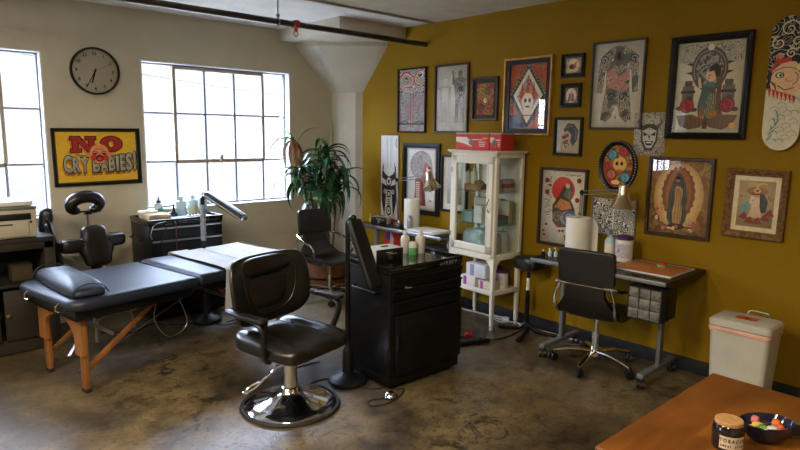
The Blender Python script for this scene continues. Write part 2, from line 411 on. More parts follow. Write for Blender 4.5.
# corner column with flared capital, and the drop panel it carries
neck = [(4.035, YB), (4.035, 5.27), (4.11, 5.16), (XR, 5.12), (XR, YB)]
cap = [(3.57, YB), (3.665, 5.215), (4.07, 4.80), (XR, 4.725), (XR, YB)]
b = MB(); Zn, Zk = 2.03, 2.512
b.loft([[(*p, 0) for p in neck], [(*p, Zn) for p in neck]], caps=False)
b.loft([[(*p, Zn) for p in neck], [(*p, Zk-.04) for p in cap], [(*p, Zk) for p in cap]], caps=False)
b.tube([(3.99, 5.44, 0), (3.99, 5.44, 1.7)], .014, 8)
struct(b.build('trim_1', M['column'], smooth=20))
b = MB(); b.box(((3.37+XR)/2, (4.46+YB)/2, (Zk+ZC)/2), (XR-3.37, YB-4.46, ZC-Zk), .004); struct(b.build('trim_2', M['column']))

# outdoors: pale brick building across the yard, ground, overhead cable
def outside():
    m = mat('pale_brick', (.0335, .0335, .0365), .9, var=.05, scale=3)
    nt = m.node_tree; p = nt.nodes['Principled BSDF']; src = p.inputs['Base Color'].links[0].from_socket
    tc = nt.nodes.new('ShaderNodeTexCoord'); mp = nt.nodes.new('ShaderNodeMapping'); mp.inputs['Rotation'].default_value = (R(90), 0, 0)
    br = nt.nodes.new('ShaderNodeTexBrick'); nt.links.new(tc.outputs['Object'], mp.inputs[0]); nt.links.new(mp.outputs[0], br.inputs['Vector'])
    br.inputs['Scale'].default_value = 1; br.inputs['Brick Width'].default_value = .9; br.inputs['Row Height'].default_value = .20; br.inputs['Mortar Size'].default_value = .014
    br.inputs['Color1'].default_value = (1, 1, 1, 1); br.inputs['Color2'].default_value = (.97, .96, .97, 1); br.inputs['Mortar'].default_value = (.84, .84, .87, 1)
    mx = nt.nodes.new('ShaderNodeMixRGB'); mx.blend_type = 'MULTIPLY'; mx.inputs[0].default_value = 1
    nt.links.new(src, mx.inputs[1]); nt.links.new(br.outputs['Color'], mx.inputs[2]); nt.links.new(mx.outputs[0], p.inputs['Base Color'])
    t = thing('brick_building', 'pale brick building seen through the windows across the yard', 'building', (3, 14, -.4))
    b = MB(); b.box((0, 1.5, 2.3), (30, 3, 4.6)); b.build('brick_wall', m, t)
    b = MB(); b.box((0, 1.4, 4.65), (30.2, 3.1, .12)); b.build('coping', M['trimwhite'], t)
    b = MB(); b.box((3, 12.6, -.45), (40, 13.8, .1)); struct(b.build('trim_3', mat('yard_asphalt', (.30, .29, .28), .9, var=.1)))
    b = MB()
    b.tube(smooth_path([(-3, 8, 2.8), (1.4, 8, 2.45), (2.9, 8, 2.31), (5.1, 8, 2.14), (11, 8, 1.8)]), .008, 6)
    tag(b.build('overhead_cable', M['dark_rubber']), 'thin dark cable crossing outside behind the window panes', 'cable')
outside()

# ------------------------------------------------------------------ pictures
AX = Matrix.Rotation(R(90), 4, 'X')
class Art:
    """flat inked layers on a sheet W x H; coordinates 0..1 from bottom left"""
    def __init__(s, W, H, y0, paper=(225, 220, 205)):
        s.W, s.H, s.b, s.y, s.k = W, H, MB(), y0, 0
        s.b.use(paper if not isinstance(paper, tuple) else ink(paper)); s.b.box((0, y0, 0), (W, .002, H)); s.y = y0-.001
    def P(s, p): return ((p[0]-.5)*s.W, (p[1]-.5)*s.H)
    def col(s, c): s.b.use(c if not isinstance(c, tuple) else ink(c))
    def lay(s): s.k += 1; return s.y-.00012*s.k
    def poly(s, pts, c):
        s.col(c); y = s.lay(); q = [s.P(p) for p in pts]
        s.b.poly([(a, y, z) for a, z in q]); return s
    def rect(s, x0, y0, x1, y1, c): return s.poly([(x0, y0), (x1, y0), (x1, y1), (x0, y1)], c)
    def ell(s, cx, cy, rx, ry, c, n=20, a0=0, a1=360):
        """rx in widths, ry in widths too (keeps circles round)"""
        k = s.W/s.H; m = n if a1-a0 >= 360 else n+1
        return s.poly([(cx+rx*math.cos(R(a0+(a1-a0)*i/n)), cy+ry*k*math.sin(R(a0+(a1-a0)*i/n))) for i in range(m)], c)
    def stroke(s, pts, w, c, closed=False):
        s.col(c); y = s.lay(); q = [Vector(s.P(p)) for p in pts]; n = len(q); L = []; Rr = []
        for i in range(n):
            d = (q[(i+1) % n]-q[i-1]) if closed else (q[min(i+1, n-1)]-q[max(i-1, 0)])
            d = d.normalized() if d.length else Vector((1, 0)); nn = Vector((-d.y, d.x))*w*s.W/2
            L.append(q[i]+nn); Rr.append(q[i]-nn)
        for i in range(n if closed else n-1):
            j = (i+1) % n
            s.b.poly([(L[i].x, y, L[i].y), (Rr[i].x, y, Rr[i].y), (Rr[j].x, y, Rr[j].y), (L[j].x, y, L[j].y)])
        return s
    def arc(s, cx, cy, r, a0, a1, w, c, ry=None, n=14):
        k = s.W/s.H; ry = r if ry is None else ry
        return s.stroke([(cx+r*math.cos(R(a0+(a1-a0)*i/n)), cy+ry*k*math.sin(R(a0+(a1-a0)*i/n))) for i in range(n+1)], w, c)
    def curl(s, cx, cy, r, turn, w, c, ph=0):
        k = s.W/s.H
        return s.stroke([(cx+r*(1-i/22)*math.cos(R(ph+turn*i/20)), cy+r*(1-i/22)*k*math.sin(R(ph+turn*i/20))) for i in range(20)], w, c)
    def rose(s, cx, cy, r, c=(190, 40, 40), c2=(90, 15, 20), leaf=None):
        if leaf:
            for a in (200, 330, 80): s.ell(cx+r*1.1*math.cos(R(a)), cy+r*1.1*s.W/s.H*math.sin(R(a)), r*.5, r*.3, leaf, 8)
        s.ell(cx, cy, r, r, c2, 12); s.ell(cx, cy, r*.86, r*.86, c, 12)
        for q in (.62, .36): s.arc(cx, cy, r*q, q*700, q*700+250, r*.14, c2, n=8)
        s.ell(cx, cy, r*.16, r*.16, c2, 8); return s
    def build(s, parent, name='print'): return s.b.build(name, None, parent, smooth=0)

def rect_ring(b, W, H, prof):
    """frame moulding: prof = (inset, depth toward the room) pairs, outer to inner"""
    t = bmesh.new(); loops = []
    for ins, d in prof:
        w, h = W/2-ins, H/2-ins
        loops.append([t.verts.new(p) for p in ((-w, -d, -h), (w, -d, -h), (w, -d, h), (-w, -d, h))])
    for a, c in zip(loops, loops[1:]+[loops[0]]):
        for i in range(4): t.faces.new([a[i], a[(i+1) % 4], c[(i+1) % 4], c[i]])
    bmesh.ops.recalc_face_normals(t, faces=t.faces[:])
    return b.add(t)

def picture(name, label, ya, yb, z0, z1, fw, depth, fm, border=0., bm_=None, paper=(225, 220, 205), art=None, glass=True, style='flat', inner=None, group=None, tilt=0., cat='picture'):
    """framed picture hung on the painted wall between ya (far) and yb (near)"""
    W, H = ya-yb, z1-z0
    t = thing(name, label, cat, (XR, (ya+yb)/2, (z0+z1)/2), R(-90), group or 'framed prints on the mustard wall')
    t.rotation_euler = (0, R(tilt), R(-90))
    d = depth
    prof = {'flat': [(0, .001), (0, d-.003), (.003, d), (fw-.003, d), (fw, d-.003), (fw, .001)],
            'scoop': [(0, .001), (0, d*.9), (fw*.12, d), (fw*.3, d*.92), (fw*.75, d*.5), (fw*.9, d*.55), (fw, d*.45), (fw, .001)],
            'step': [(0, .001), (0, d*.75), (fw*.35, d*.8), (fw*.4, d), (fw*.8, d), (fw, d*.7), (fw, .001)]}[style]
    b = MB(); rect_ring(b, W, H, prof); fo = b.build('frame', fm, t, smooth=25)
    iw, ih = W-2*fw, H-2*fw
    if inner:
        b = MB(); rect_ring(b, iw, ih, [(0, .002), (0, d*.62), (inner[0], d*.62), (inner[0], .002)]); b.build('inner_frame', inner[1], t)
        iw -= 2*inner[0]; ih -= 2*inner[0]
    y0 = -.004
    if border:
        b = MB(); b.box((0, -.003, 0), (iw, .003, ih)); b.build('mat_board', bm_, t); iw -= 2*border; ih -= 2*border; y0 = -.006
    a = Art(iw, ih, y0, paper)
    if art: art(a)
    a.build(t)
    if glass:
        b = MB(); b.box((0, -d*.42, 0), (W-2*fw, .0015, H-2*fw)); b.build('glass_pane', M['pic_glass'], t)
    return t

BK, RD, CRm = (28, 26, 26), (176, 52, 40), (226, 220, 204)
P_sw = pattern_mat('ink_swirls', srgb((238, 232, 218)), srgb((30, 28, 28)), None, 16, 7, .5, kind='contour')
P_swred = pattern_mat('ink_swirls_red', srgb((40, 34, 34)), srgb((205, 198, 190)), srgb((160, 120, 118)), 22, 7, .5, kind='contour')
P_scale = pattern_mat('ink_scales', srgb((26, 24, 24)), srgb((206, 198, 176)), srgb((96, 100, 94)), 30, 7, .5, kind='contour')
P_redsc = pattern_mat('ink_scales_red', srgb((158, 44, 30)), srgb((222, 190, 168)), None, 36, 7, .5, kind='contour')
P_orn = pattern_mat('ink_ornament_bright', srgb((35, 60, 62)), srgb((205, 140, 45)), srgb((150, 46, 30)), 24, 6, .45, kind='contour')
P_org = pattern_mat('ink_ornament_orange', srgb((60, 32, 20)), srgb((196, 108, 36)), srgb((170, 60, 30)), 30, 5, .45, kind='contour')
P_grey = pattern_mat('ink_wash_grey', srgb((60, 60, 62)), srgb((168, 165, 158)), None, 22, 2, .5, kind='noise')
P_parch = pattern_mat('old_parchment', srgb((150, 112, 62)), srgb((190, 154, 98)), srgb((168, 128, 76)), 18, 1, .5, kind='noise')
P_crack = pattern_mat('fine_script', srgb((120, 112, 98)), srgb((205, 198, 180)), None, 55, kind='voronoi')
P_cloud = pattern_mat('ink_clouds', srgb((120, 112, 96)), srgb((206, 198, 176)), None, 26, 5, .35, kind='contour')
P_brain = pattern_mat('brain_folds', srgb((58, 54, 58)), srgb((214, 206, 200)), None, 34, 6, .4, kind='contour')

def art_serpents(a):
    a.rect(0, .62, 1, 1, P_sw); a.rect(0, 0, 1, .62, P_swred)
    for q, c in ((0, RD), (.012, (210, 196, 180))):
        a.stroke(smooth_path([(.06+q, .86, 0), (.25, .95-q, 0), (.5, .86, 0), (.45, .74+q, 0), (.2, .74, 0), (.12, .66+q, 0)]), .09-q*4, c)
        a.stroke(smooth_path([(.92, .98-q, 0), (.68+q, .93, 0), (.62, .80, 0), (.80, .74+q, 0), (.90-q, .66, 0)]), .07-q*3, c)
    a.rect(.44, .05, .56, .62, (60, 52, 52)); a.rect(.47, .05, .53, .62, (190, 120, 108))
    a.rect(.0, .10, 1, .13, BK); a.stroke([(.05, .13), (.25, .17), (.4, .12)], .03, BK); a.stroke([(.6, .13), (.8, .16), (.97, .12)], .03, BK)
picture('framed_print', 'tall black framed print of red and black serpent ornament, nearest the corner column', 4.553, 4.152, 1.612, 2.234, .016, .024, M['frame_black'], paper=(205, 198, 190), art=art_serpents)

def figure(a, cx, h0, h1, w, c, c2):
    H = h1-h0
    a.poly([(cx-w*.45, h0), (cx-w*.1, h0), (cx-w*.03, h0+H*.42), (cx+w*.05, h0), (cx+w*.42, h0), (cx+w*.4, h0+H*.5), (cx+w*.62, h0+H*.82), (cx+w*.2, h0+H*.87), (cx-w*.2, h0+H*.87), (cx-w*.62, h0+H*.8), (cx-w*.42, h0+H*.48)], c)
    a.poly([(cx-w*.3, h0+H*.2), (cx, h0+H*.5), (cx+w*.28, h0+H*.2), (cx+w*.3, h0+H*.8), (cx-w*.3, h0+H*.8)], c2)
    a.ell(cx, h0+H*.935, w*.22, w*.26, c, 14)
def art_figures(a):
    figure(a, .28, .14, .80, .34, (176, 172, 162), (200, 196, 186)); a.ell(.28, .76, .12, .12, (200, 196, 186), 16); a.arc(.28, .76, .12, 0, 360, .012, (150, 146, 138))
    figure(a, .76, .14, .93, .34, (120, 116, 108), P_grey); a.poly([(.5, .72), (.53, .88), (.56, .88), (.60, .70)], (120, 116, 108)); a.ell(.525, .90, .035, .05, (120, 116, 108), 8)
    a.rect(0, .205, 1, .21, (150, 146, 136)); a.rect(.1, .08, .9, .085, (170, 166, 158))
picture('framed_print', 'pale pencil print of two standing figures in a thin dark red frame', 4.038, 3.619, 1.612, 2.234, .018, .024, M['frame_brown'], paper=(212, 208, 196), art=art_figures)

def art_knot(a):
    a.rect(0, 0, 1, 1, P_orn)
    for k, (x, y, r, c) in enumerate([(.3, .75, .2, (206, 160, 60)), (.68, .72, .18, (60, 92, 84)), (.5, .45, .26, (198, 130, 50)), (.25, .25, .18, (70, 88, 66)), (.75, .22, .2, (180, 70, 40))]):
        a.curl(x, y, r, 500, .06, BK, k*70); a.curl(x, y, r*.92, 480, .03, c, k*70)
    a.ell(.5, .45, .10, .12, (226, 206, 150)); a.ell(.54, .47, .03, .03, BK)
picture('framed_print', 'small dark wood framed print of a tangled dragon in yellow and green', 3.577, 3.287, 1.721, 2.094, .020, .026, M['frame_brown'], border=.032, bm_=ink((44, 36, 30)), paper=(120, 100, 50), art=art_knot)

def art_diamond(a):
    a.rect(0, 0, 1, 1, P_org)
    a.poly([(.5, 1), (1, .52), (.5, .0), (0, .52)], (24, 40, 42)); 
    for k in range(10):
        f = k/9.5
        for sx in (-1, 1): a.ell(.5+sx*(.5*f*.94+.01), .97-f*.45, .028, .028, (70, 130, 124), 6)
    a.poly([(.5, .93), (.90, .52), (.5, .08), (.10, .52)], (214, 200, 172)); a.poly([(.5, .84), (.80, .5), (.62, .3), (.38, .3), (.20, .5)], P_swred)
    for dx, h, c in ((-.16, .74, (176, 60, 40)), (0, .84, (190, 70, 34)), (.16, .74, (176, 60, 40)), (-.08, .66, (206, 140, 60)), (.08, .66, (206, 140, 60))):
        a.poly([(.5+dx-.06, .46), (.5+dx-.02, h-.1), (.5+dx, h), (.5+dx+.02, h-.1), (.5+dx+.06, .46)], c)
    a.ell(.5, .42, .16, .20, (222, 206, 170)); a.ell(.44, .44, .04, .05, BK); a.ell(.56, .44, .04, .05, BK); a.rect(.44, .33, .56, .36, BK)
    a.rect(.0, .20, 1, .215, (30, 26, 24)); a.poly([(0, 0), (.5, .02), (.22, .2), (0, .2)], (60, 84, 104)); a.poly([(1, 0), (.5, .02), (.78, .2), (1, .2)], (176, 96, 52))
picture('framed_print', 'large print with an ornate cream diamond inside a wide gold outer frame', 3.220, 2.754, 1.600, 2.225, .016, .034, M['frame_gold'], paper=(170, 90, 30), art=art_diamond, inner=(.038, M['frame_black']), style='flat')

def art_bird(a):
    a.ell(.5, .5, .40, .40, (196, 170, 124)); a.ell(.42, .45, .2, .16, (108, 52, 38)); a.stroke([(.3, .35), (.55, .55), (.72, .75)], .08, (84, 44, 34)); a.ell(.6, .5, .1, .16, (150, 84, 52)); a.ell(.18, .16, .16, .12, (150, 190, 120))
picture('framed_print', 'upper of two tiny black framed prints, brown bird sketch on tan', 2.679, 2.482, 2.040, 2.217, .018, .03, M['frame_black'], border=.016, bm_=M['black_plastic'], paper=(170, 150, 112), art=art_bird, style='step')
def art_saint(a):
    a.ell(.5, .5, .42, .5, (206, 196, 176)); a.poly([(.25, .1), (.75, .1), (.68, .6), (.5, .82), (.32, .6)], (84, 80, 120)); a.poly([(.4, .1), (.6, .1), (.56, .6), (.44, .6)], (190, 120, 70)); a.ell(.5, .68, .10, .12, (206, 160, 124))
picture('framed_print', 'lower of two tiny black framed prints, oval portrait in purple robe', 2.674, 2.497, 1.817, 1.997, .018, .03, M['frame_black'], border=.016, bm_=M['black_plastic'], paper=(150, 130, 100), art=art_saint, style='step')

def art_faces(a):
    a.poly([(.28, .72), (.45, .9), (.72, .88), (.9, .68), (.86, .4), (.7, .2), (.55, .4), (.4, .5)], (60, 66, 78)); a.stroke(smooth_path([(.35, .75, 0), (.6, .82, 0), (.8, .65, 0), (.78, .4, 0)]), .05, (100, 112, 132))
    a.poly([(.2, .55), (.45, .68), (.62, .55), (.55, .2), (.4, .08), (.25, .2)], (176, 170, 158)); a.poly([(.22, .5), (.5, .6), (.52, .5), (.24, .42)], (150, 52, 48)); a.poly([(.26, .34), (.5, .42), (.5, .34), (.28, .27)], (150, 52, 48))
    a.ell(.34, .46, .05, .04, BK); a.curl(.42, .22, .12, 420, .03, BK); a.curl(.66, .7, .12, 420, .03, BK)
picture('framed_print', 'black framed print of a blue grey haired head over a small skull', 2.716, 2.467, 1.447, 1.742, .020, .03, M['frame_black'], paper=(196, 184, 156), art=art_faces, style='step')

def art_suit(a):
    L = [(.50, .96), (.36, .95), (.17, .86), (.10, .74), (.09, .42), (.20, .41), (.24, .66), (.27, .50), (.22, .30), (.19, .10), (.30, .06), (.42, .13), (.475, .26)]
    full = L + [(1-x, y) for x, y in L[::-1]]
    a.poly(full, P_scale)
    a.poly([(.27, .66), (.42, .72), (.5, .60), (.72, .68), (.74, .58), (.5, .50), (.28, .56)], P_redsc); a.poly([(.26, .56), (.45, .62), (.6, .55), (.72, .5), (.7, .44), (.5, .44), (.3, .48)], P_redsc)
    a.ell(.5, .82, .10, .16, (86, 82, 78)); a.ell(.5, .84, .04, .08, BK)
    for sx in (-1, 1):
        for k in range(5): a.stroke([(.5+sx*(.31-k*.05), .08+k*.012), (.5+sx*(.24-k*.03), .18)], .016, BK)
        a.curl(.5+sx*.30, .80, .09, 500, .02, BK); a.curl(.5+sx*.30, .80, .07, 400, .015, (150, 160, 150)); a.curl(.5+sx*.12, .36, .09, 450, .02, BK)
        a.stroke([(.5+sx*.24, .68), (.5+sx*.26, .52)], .02, (214, 208, 192))
    a.rect(.485, .10, .515, .14, RD)
picture('framed_print', 'large thin dark framed print of a tattoo bodysuit with arms and legs', 2.418, 2.009, 1.651, 2.280, .014, .026, M['frame_green'], paper=(212, 206, 188), art=art_suit)

def sheet(name, label, ya, yb, z0, z1, paper, art, th=.004, tilt=0.):
    t = thing(name, label, 'art print', (XR, (ya+yb)/2, (z0+z1)/2), R(-90)); t.rotation_euler = (0, R(tilt), R(-90))
    b = MB(); b.box((0, -th/2-.001, 0), (ya-yb, th, z1-z0)); b.build('backing_board', M['paper'], t)
    a = Art(ya-yb, z1-z0, -th-.002, paper); art(a); a.build(t); return t
def art_oni(a):
    for sx in (-1, 1): a.poly([(.5+sx*.28, .62), (.5+sx*.40, .78), (.5+sx*.30, .96), (.5+sx*.33, .78), (.5+sx*.16, .68)], (84, 80, 76))
    a.poly([(.22, .62), (.36, .74), (.64, .74), (.78, .62), (.76, .34), (.62, .12), (.38, .12), (.24, .34)], (66, 62, 60))
    a.poly([(.28, .58), (.5, .66), (.72, .58), (.70, .36), (.58, .18), (.42, .18), (.30, .36)], (176, 170, 156))
    for sx in (-1, 1): a.poly([(.5+sx*.03, .48), (.5+sx*.2, .56), (.5+sx*.18, .46)], BK)
    a.poly([(.46, .44), (.5, .52), (.54, .44), (.5, .38)], (90, 86, 82)); a.poly([(.36, .34), (.64, .34), (.58, .24), (.42, .24)], BK); a.rect(.42, .29, .58, .32, (214, 208, 190))
    for k in range(5): a.stroke([(.3+k*.1, .70), (.34+k*.08, .60)], .015, BK)
sheet('art_print', 'small unframed cream print of a horned mask, below the large bodysuit print', 2.062, 1.837, 1.469, 1.767, P_crack, art_oni, tilt=-.5)

def art_geisha(a):
    a.rect(.03, .78, .97, .98, P_cloud)
    a.ell(.5, .70, .27, .34, (74, 68, 60), 24); a.ell(.5, .70, .20, .25, P_grey, 24); a.arc(.5, .70, .235, -30, 210, .014, (150, 140, 120), ry=.29)
    a.ell(.5, .935, .05, .05, (214, 206, 180), 12)
    for sx in (-1, 1):
        for k in range(2): a.poly([(.5+sx*.26, .78-k*.1), (.5+sx*.36, .77-k*.1), (.5+sx*.26, .74-k*.1)], (60, 54, 48))
        a.rect(.5+sx*.30-.09, .30, .5+sx*.30+.09, .52, (108, 98, 82)); a.rect(.5+sx*.30-.11, .44, .5+sx*.30+.11, .47, (50, 46, 42)); a.rect(.5+sx*.30-.06, .52, .5+sx*.30+.06, .58, (86, 78, 66))
    a.poly([(.40, .08), (.36, .30), (.42, .52), (.52, .58), (.60, .52), (.66, .30), (.66, .08)], (76, 106, 98)); a.poly([(.44, .1), (.50, .4), (.58, .5), (.62, .3), (.60, .08)], pattern_mat('kimono_pattern', srgb((60, 110, 110)), srgb((190, 176, 120)), srgb((150, 70, 50)), 30, 6, .5, kind='contour'))
    a.poly([(.33, .05), (.42, .30), (.46, .30), (.40, .05)], (140, 112, 46)); a.poly([(.64, .05), (.60, .34), (.64, .50), (.71, .20)], (140, 112, 46))
    a.ell(.54, .635, .09, .11, (206, 172, 134), 16); a.poly([(.49, .665), (.50, .72), (.57, .76), (.66, .73), (.70, .62), (.70, .40), (.74, .18), (.68, .14), (.64, .34), (.63, .54), (.60, .62), (.57, .68)], (96, 70, 34)); a.poly([(.50, .67), (.52, .73), (.60, .755), (.66, .72), (.66, .62), (.60, .62), (.57, .68)], (26, 22, 22)); a.ell(.51, .63, .015, .012, BK, 8); a.ell(.50, .60, .018, .01, RD, 8)
    a.poly([(.36, .48), (.34, .60), (.37, .62), (.41, .50)], (206, 172, 134))
    [a.stroke([(.38+.03*k, .10), (.40+.035*k, .34), (.43+.03*k, .5)], .008, (40, 52, 50)) for k in range(8)]; a.rose(.20, .30, .115, (176, 34, 40), (70, 14, 18), (70, 76, 36)); a.rose(.80, .30, .115, (176, 34, 40), (70, 14, 18), (70, 76, 36)); a.rose(.60, .21, .06, (206, 120, 40), (120, 50, 20)); a.rose(.44, .17, .05, (206, 120, 40), (120, 50, 20))
    for sx in (-1, 1):
        a.poly([(.5, .13), (.5+sx*.2, .20), (.5+sx*.46, .19), (.5+sx*.40, .08), (.5+sx*.25, .03), (.5+sx*.06, .06)], (104, 78, 48))
        for k in range(6): a.stroke([(.5+sx*(.10+.06*k), .16), (.5+sx*(.08+.055*k), .05)], .008, (60, 42, 26))
    a.poly([(.46, .04), (.47, .14), (.5, .19), (.54, .15), (.53, .04)], (70, 50, 32)); a.ell(.9, .075, .05, .05, (206, 150, 60), 10)
picture('framed_print', 'largest print, kneeling lady with red roses and spread wings in a wide black frame', 1.834, 1.334, 1.591, 2.254, .042, .036, M['frame_black'], paper=(212, 202, 172), art=art_geisha, style='scoop')

# oval
def oval():
    W, H = .30, .375
    t = thing('oval_picture', 'oval black beaded frame holding a skull with red and blue roses', 'picture', (XR, 2.168, 1.385), R(-90))
    b = MB(); prof = [(0, .002), (0, .022), (.008, .026), (.024, .022), (.034, .012), (.034, .002)]; n = 40
    loops = [[((W/2-i)*math.cos(2*math.pi*k/n), -d, (H/2-i)*math.sin(2*math.pi*k/n)) for k in range(n)] for i, d in prof]
    b.loft(loops+[loops[0]], caps=False); b.build('frame', M['frame_black'], t)
    b = MB()
    for k in range(56): b.cushion(((W/2-.006)*math.cos(2*math.pi*k/56), -.026, (H/2-.006)*math.sin(2*math.pi*k/56)), (.009, .006, .009), 1, 1, nu=6, nv=4)
    b.build('beading', M['steel'], t)
    a = Art(.001, .001, -.002, (30, 40, 34)); a.W, a.H = W-.066, H-.066
    a.ell(.5, .5, .5, .5*a.H/a.W, (150, 112, 52), 30); a.ell(.5, .5, .49, .49*a.H/a.W, P_orn, 30)
    a.ell(.55, .55, .22, .24, (206, 160, 76)); a.ell(.46, .56, .05, .06, BK); a.ell(.62, .56, .05, .06, BK); a.rect(.44, .36, .64, .42, (150, 96, 52))
    a.ell(.55, .80, .16, .06, (216, 140, 50)); a.rose(.64, .84, .15, (182, 62, 58), (90, 20, 26), (60, 80, 50)); a.rose(.30, .77, .15, (96, 160, 180), (30, 80, 100), (60, 80, 50)); a.rose(.18, .50, .14, (182, 62, 58), (90, 20, 26))
    a.rose(.30, .30, .15, (196, 120, 90), (110, 50, 40)); a.rose(.76, .24, .15, (96, 160, 180), (30, 80, 100), (60, 80, 50)); a.ell(.45, .12, .14, .07, (214, 184, 110)); a.build(t)
oval()

def art_robe(a):
    for k, c in enumerate([(178, 142, 92), (190, 156, 104), (198, 166, 114)]): a.ell(.48, .52, .42-.04*k, .56-.05*k, c, 30)
    n = 44; a.poly([(.48+(.29 if k % 2 else .265)*math.cos(2*math.pi*k/n), .555+(.375 if k % 2 else .345)*math.sin(2*math.pi*k/n)) for k in range(n)], (116, 66, 40))
    a.ell(.48, .555, .215, .43, (146, 92, 54), 30)
    a.poly([(.36, .14), (.31, .22), (.33, .38), (.32, .52), (.36, .64), (.40, .76), (.44, .83), (.50, .83), (.56, .76), (.60, .64), (.64, .50), (.62, .36), (.64, .22), (.60, .14)], (58, 70, 68))
    a.poly([(.42, .12), (.40, .30), (.43, .45), (.42, .62), (.50, .66), (.56, .60), (.54, .44), (.57, .30), (.55, .12)], (168, 132, 84))
    for x0, x1 in ((.45, .44), (.49, .50), (.52, .54)): a.stroke([(x0, .58), ((x0+x1)/2+.01, .36), (x1, .14)], .008, (104, 74, 46))
    for k in (-1, 1):
        for q in (.10, .125, .145): a.stroke([(.48+k*q*.7, .72), (.48+k*q, .5), (.48+k*q*.95, .3), (.48+k*q, .16)], .006, (34, 40, 42) if q != .125 else (110, 116, 96))
    a.ell(.465, .745, .042, .05, (156, 106, 72), 14); a.poly([(.42, .75), (.46, .80), (.51, .75), (.50, .72), (.50, .77), (.44, .78)], (36, 30, 30)); a.poly([(.40, .60), (.44, .645), (.50, .62), (.52, .57), (.45, .565)], (150, 108, 78)); a.poly([(.43, .62), (.46, .67), (.475, .62)], (186, 142, 110))
    a.poly([(.33, .10), (.40, .07), (.48, .055), (.56, .07), (.64, .10), (.58, .145), (.38, .145)], (70, 42, 34)); a.ell(.48, .10, .04, .035, (150, 100, 76), 10)
    rn = random.Random(12)
    for k in range(26):
        side = -1 if k % 2 else 1; y = rn.uniform(.05, .40); x = .48+side*rn.uniform(.20, .38)
        if y < .12: x = rn.uniform(.12, .86)
        c = rn.choice([(190, 96, 80), (206, 150, 116), (196, 120, 92), (214, 186, 150), (170, 74, 62), (200, 160, 90)]); a.ell(x, y, rn.uniform(.018, .045), rn.uniform(.016, .04), c, 9); a.ell(x+.006, y, .012, .012, tuple(int(v*.65) for v in c), 6)
picture('framed_print', 'parchment coloured print of a robed figure in an arch with pink flowers, black frame', 1.930, 1.492, .922, 1.464, .020, .030, M['frame_brown'], paper=P_parch, art=art_robe)

def art_lady(a):
    a.ell(.52, .78, .30, .13, (140, 96, 36)); 
    for k in (-1, 1): a.arc(.52+k*.14, .84, .16, 40 if k > 0 else 0, 180 if k > 0 else 140, .035, (206, 160, 50)); 
    a.ell(.52, .79, .10, .07, (206, 160, 60)); a.ell(.52, .79, .05, .035, (70, 40, 24))
    a.poly([(.36, .72), (.72, .72), (.84, .55), (.80, .34), (.62, .3), (.60, .55)], (28, 24, 24)); a.poly([(.36, .70), (.60, .70), (.62, .45), (.55, .36), (.40, .42), (.33, .52)], (200, 172, 138)); a.ell(.42, .58, .025, .012, BK, 8); a.ell(.39, .48, .03, .018, RD, 8)
    a.poly([(.4, .42), (.62, .45), (.72, .2), (.3, .2)], (190, 160, 124)); a.poly([(.12, .44), (.20, .50), (.26, .56), (.34, .46), (.28, .34), (.18, .24), (.12, .28)], (74, 140, 140)); a.stroke([(.2, .46), (.26, .40), (.2, .32)], .02, (36, 84, 88)); a.stroke([(.62, .70), (.74, .6), (.72, .42)], .02, (92, 70, 50)); a.stroke([(.70, .70), (.80, .55), (.76, .38)], .015, (92, 70, 50)); a.poly([(.36, .60), (.30, .54), (.36, .52)], (200, 172, 138)); [a.ell(.4+.06*k, .735, .022, .02, (196, 60, 40), 8) for k in range(5)]; [a.arc(.52, .78, .12+.03*k, 200, 340, .012, (60, 40, 24)) for k in range(3)]
    for x, y in ((.2, .22), (.38, .13), (.60, .13), (.80, .22), (.92, .32)): a.rose(x, y, .09, (178, 46, 42), (70, 18, 20), (52, 84, 52))
    a.ell(.1, .66, .03, .03, RD, 8); a.ell(.92, .62, .03, .02, RD, 8); a.ell(.86, .66, .03, .02, RD, 8)
picture('framed_print', 'portrait of a crowned lady with roses in a carved gilt frame and cream mat', 1.414, 1.067, .977, 1.409, .042, .034, M['frame_ornate'], border=.030, bm_=ink((206, 190, 148)), paper=(168, 142, 96), art=art_lady, style='scoop', tilt=.6)

def art_skull(a):
    a.rect(.08, .04, .92, .96, (206, 204, 198))
    a.ell(.50, .72, .36, .32, P_brain, 26); a.arc(.50, .72, .36, 40, 250, .02, (140, 86, 76), ry=.32)
    a.poly([(.62, .78), (.86, .68), (.88, .56), (.80, .42), (.62, .40), (.52, .52), (.56, .66)], (158, 92, 76)); a.poly([(.66, .70), (.80, .66), (.78, .60), (.68, .60)], (206, 186, 168)); a.rect(.64, .46, .82, .50, (214, 206, 190)); a.ell(.76, .68, .045, .03, BK, 10)
    a.poly([(.30, .50), (.52, .52), (.60, .38), (.66, .06), (.24, .06), (.30, .3)], (150, 80, 68))
    for k in range(11): a.rect(.33, .08+k*.035, .45, .10+k*.035, (206, 196, 180))
    for k in range(6): a.stroke([(.5+k*.02, .46), (.56+k*.015, .08)], .01, (96, 40, 36))
    a.rect(.80, .30, .84, .34, BK); a.rect(.76, .14, .86, .17, (140, 130, 120))
picture('framed_print', 'anatomical side view of a head with brain and neck muscles, wide black frame', 4.461, 3.950, .815, 1.512, .046, .034, M['frame_black'], paper=(226, 222, 212), art=art_skull, style='step')
def art_half(a):
    a.poly([(.3, .35), (.42, .62), (.55, .78), (.72, .60), (.80, .35), (.6, .2)], (130, 44, 40)); a.curl(.5, .5, .2, 500, .05, BK); a.curl(.6, .3, .15, 400, .04, (90, 70, 60)); a.ell(.55, .62, .1, .1, (206, 150, 130))
picture('framed_print', 'narrow black framed print with white mat, partly hidden behind the white cabinet', 3.929, 3.600, .880, 1.411, .020, .028, M['frame_black'], border=.055, bm_=ink((196, 190, 176)), paper=(176, 168, 150), art=art_half)

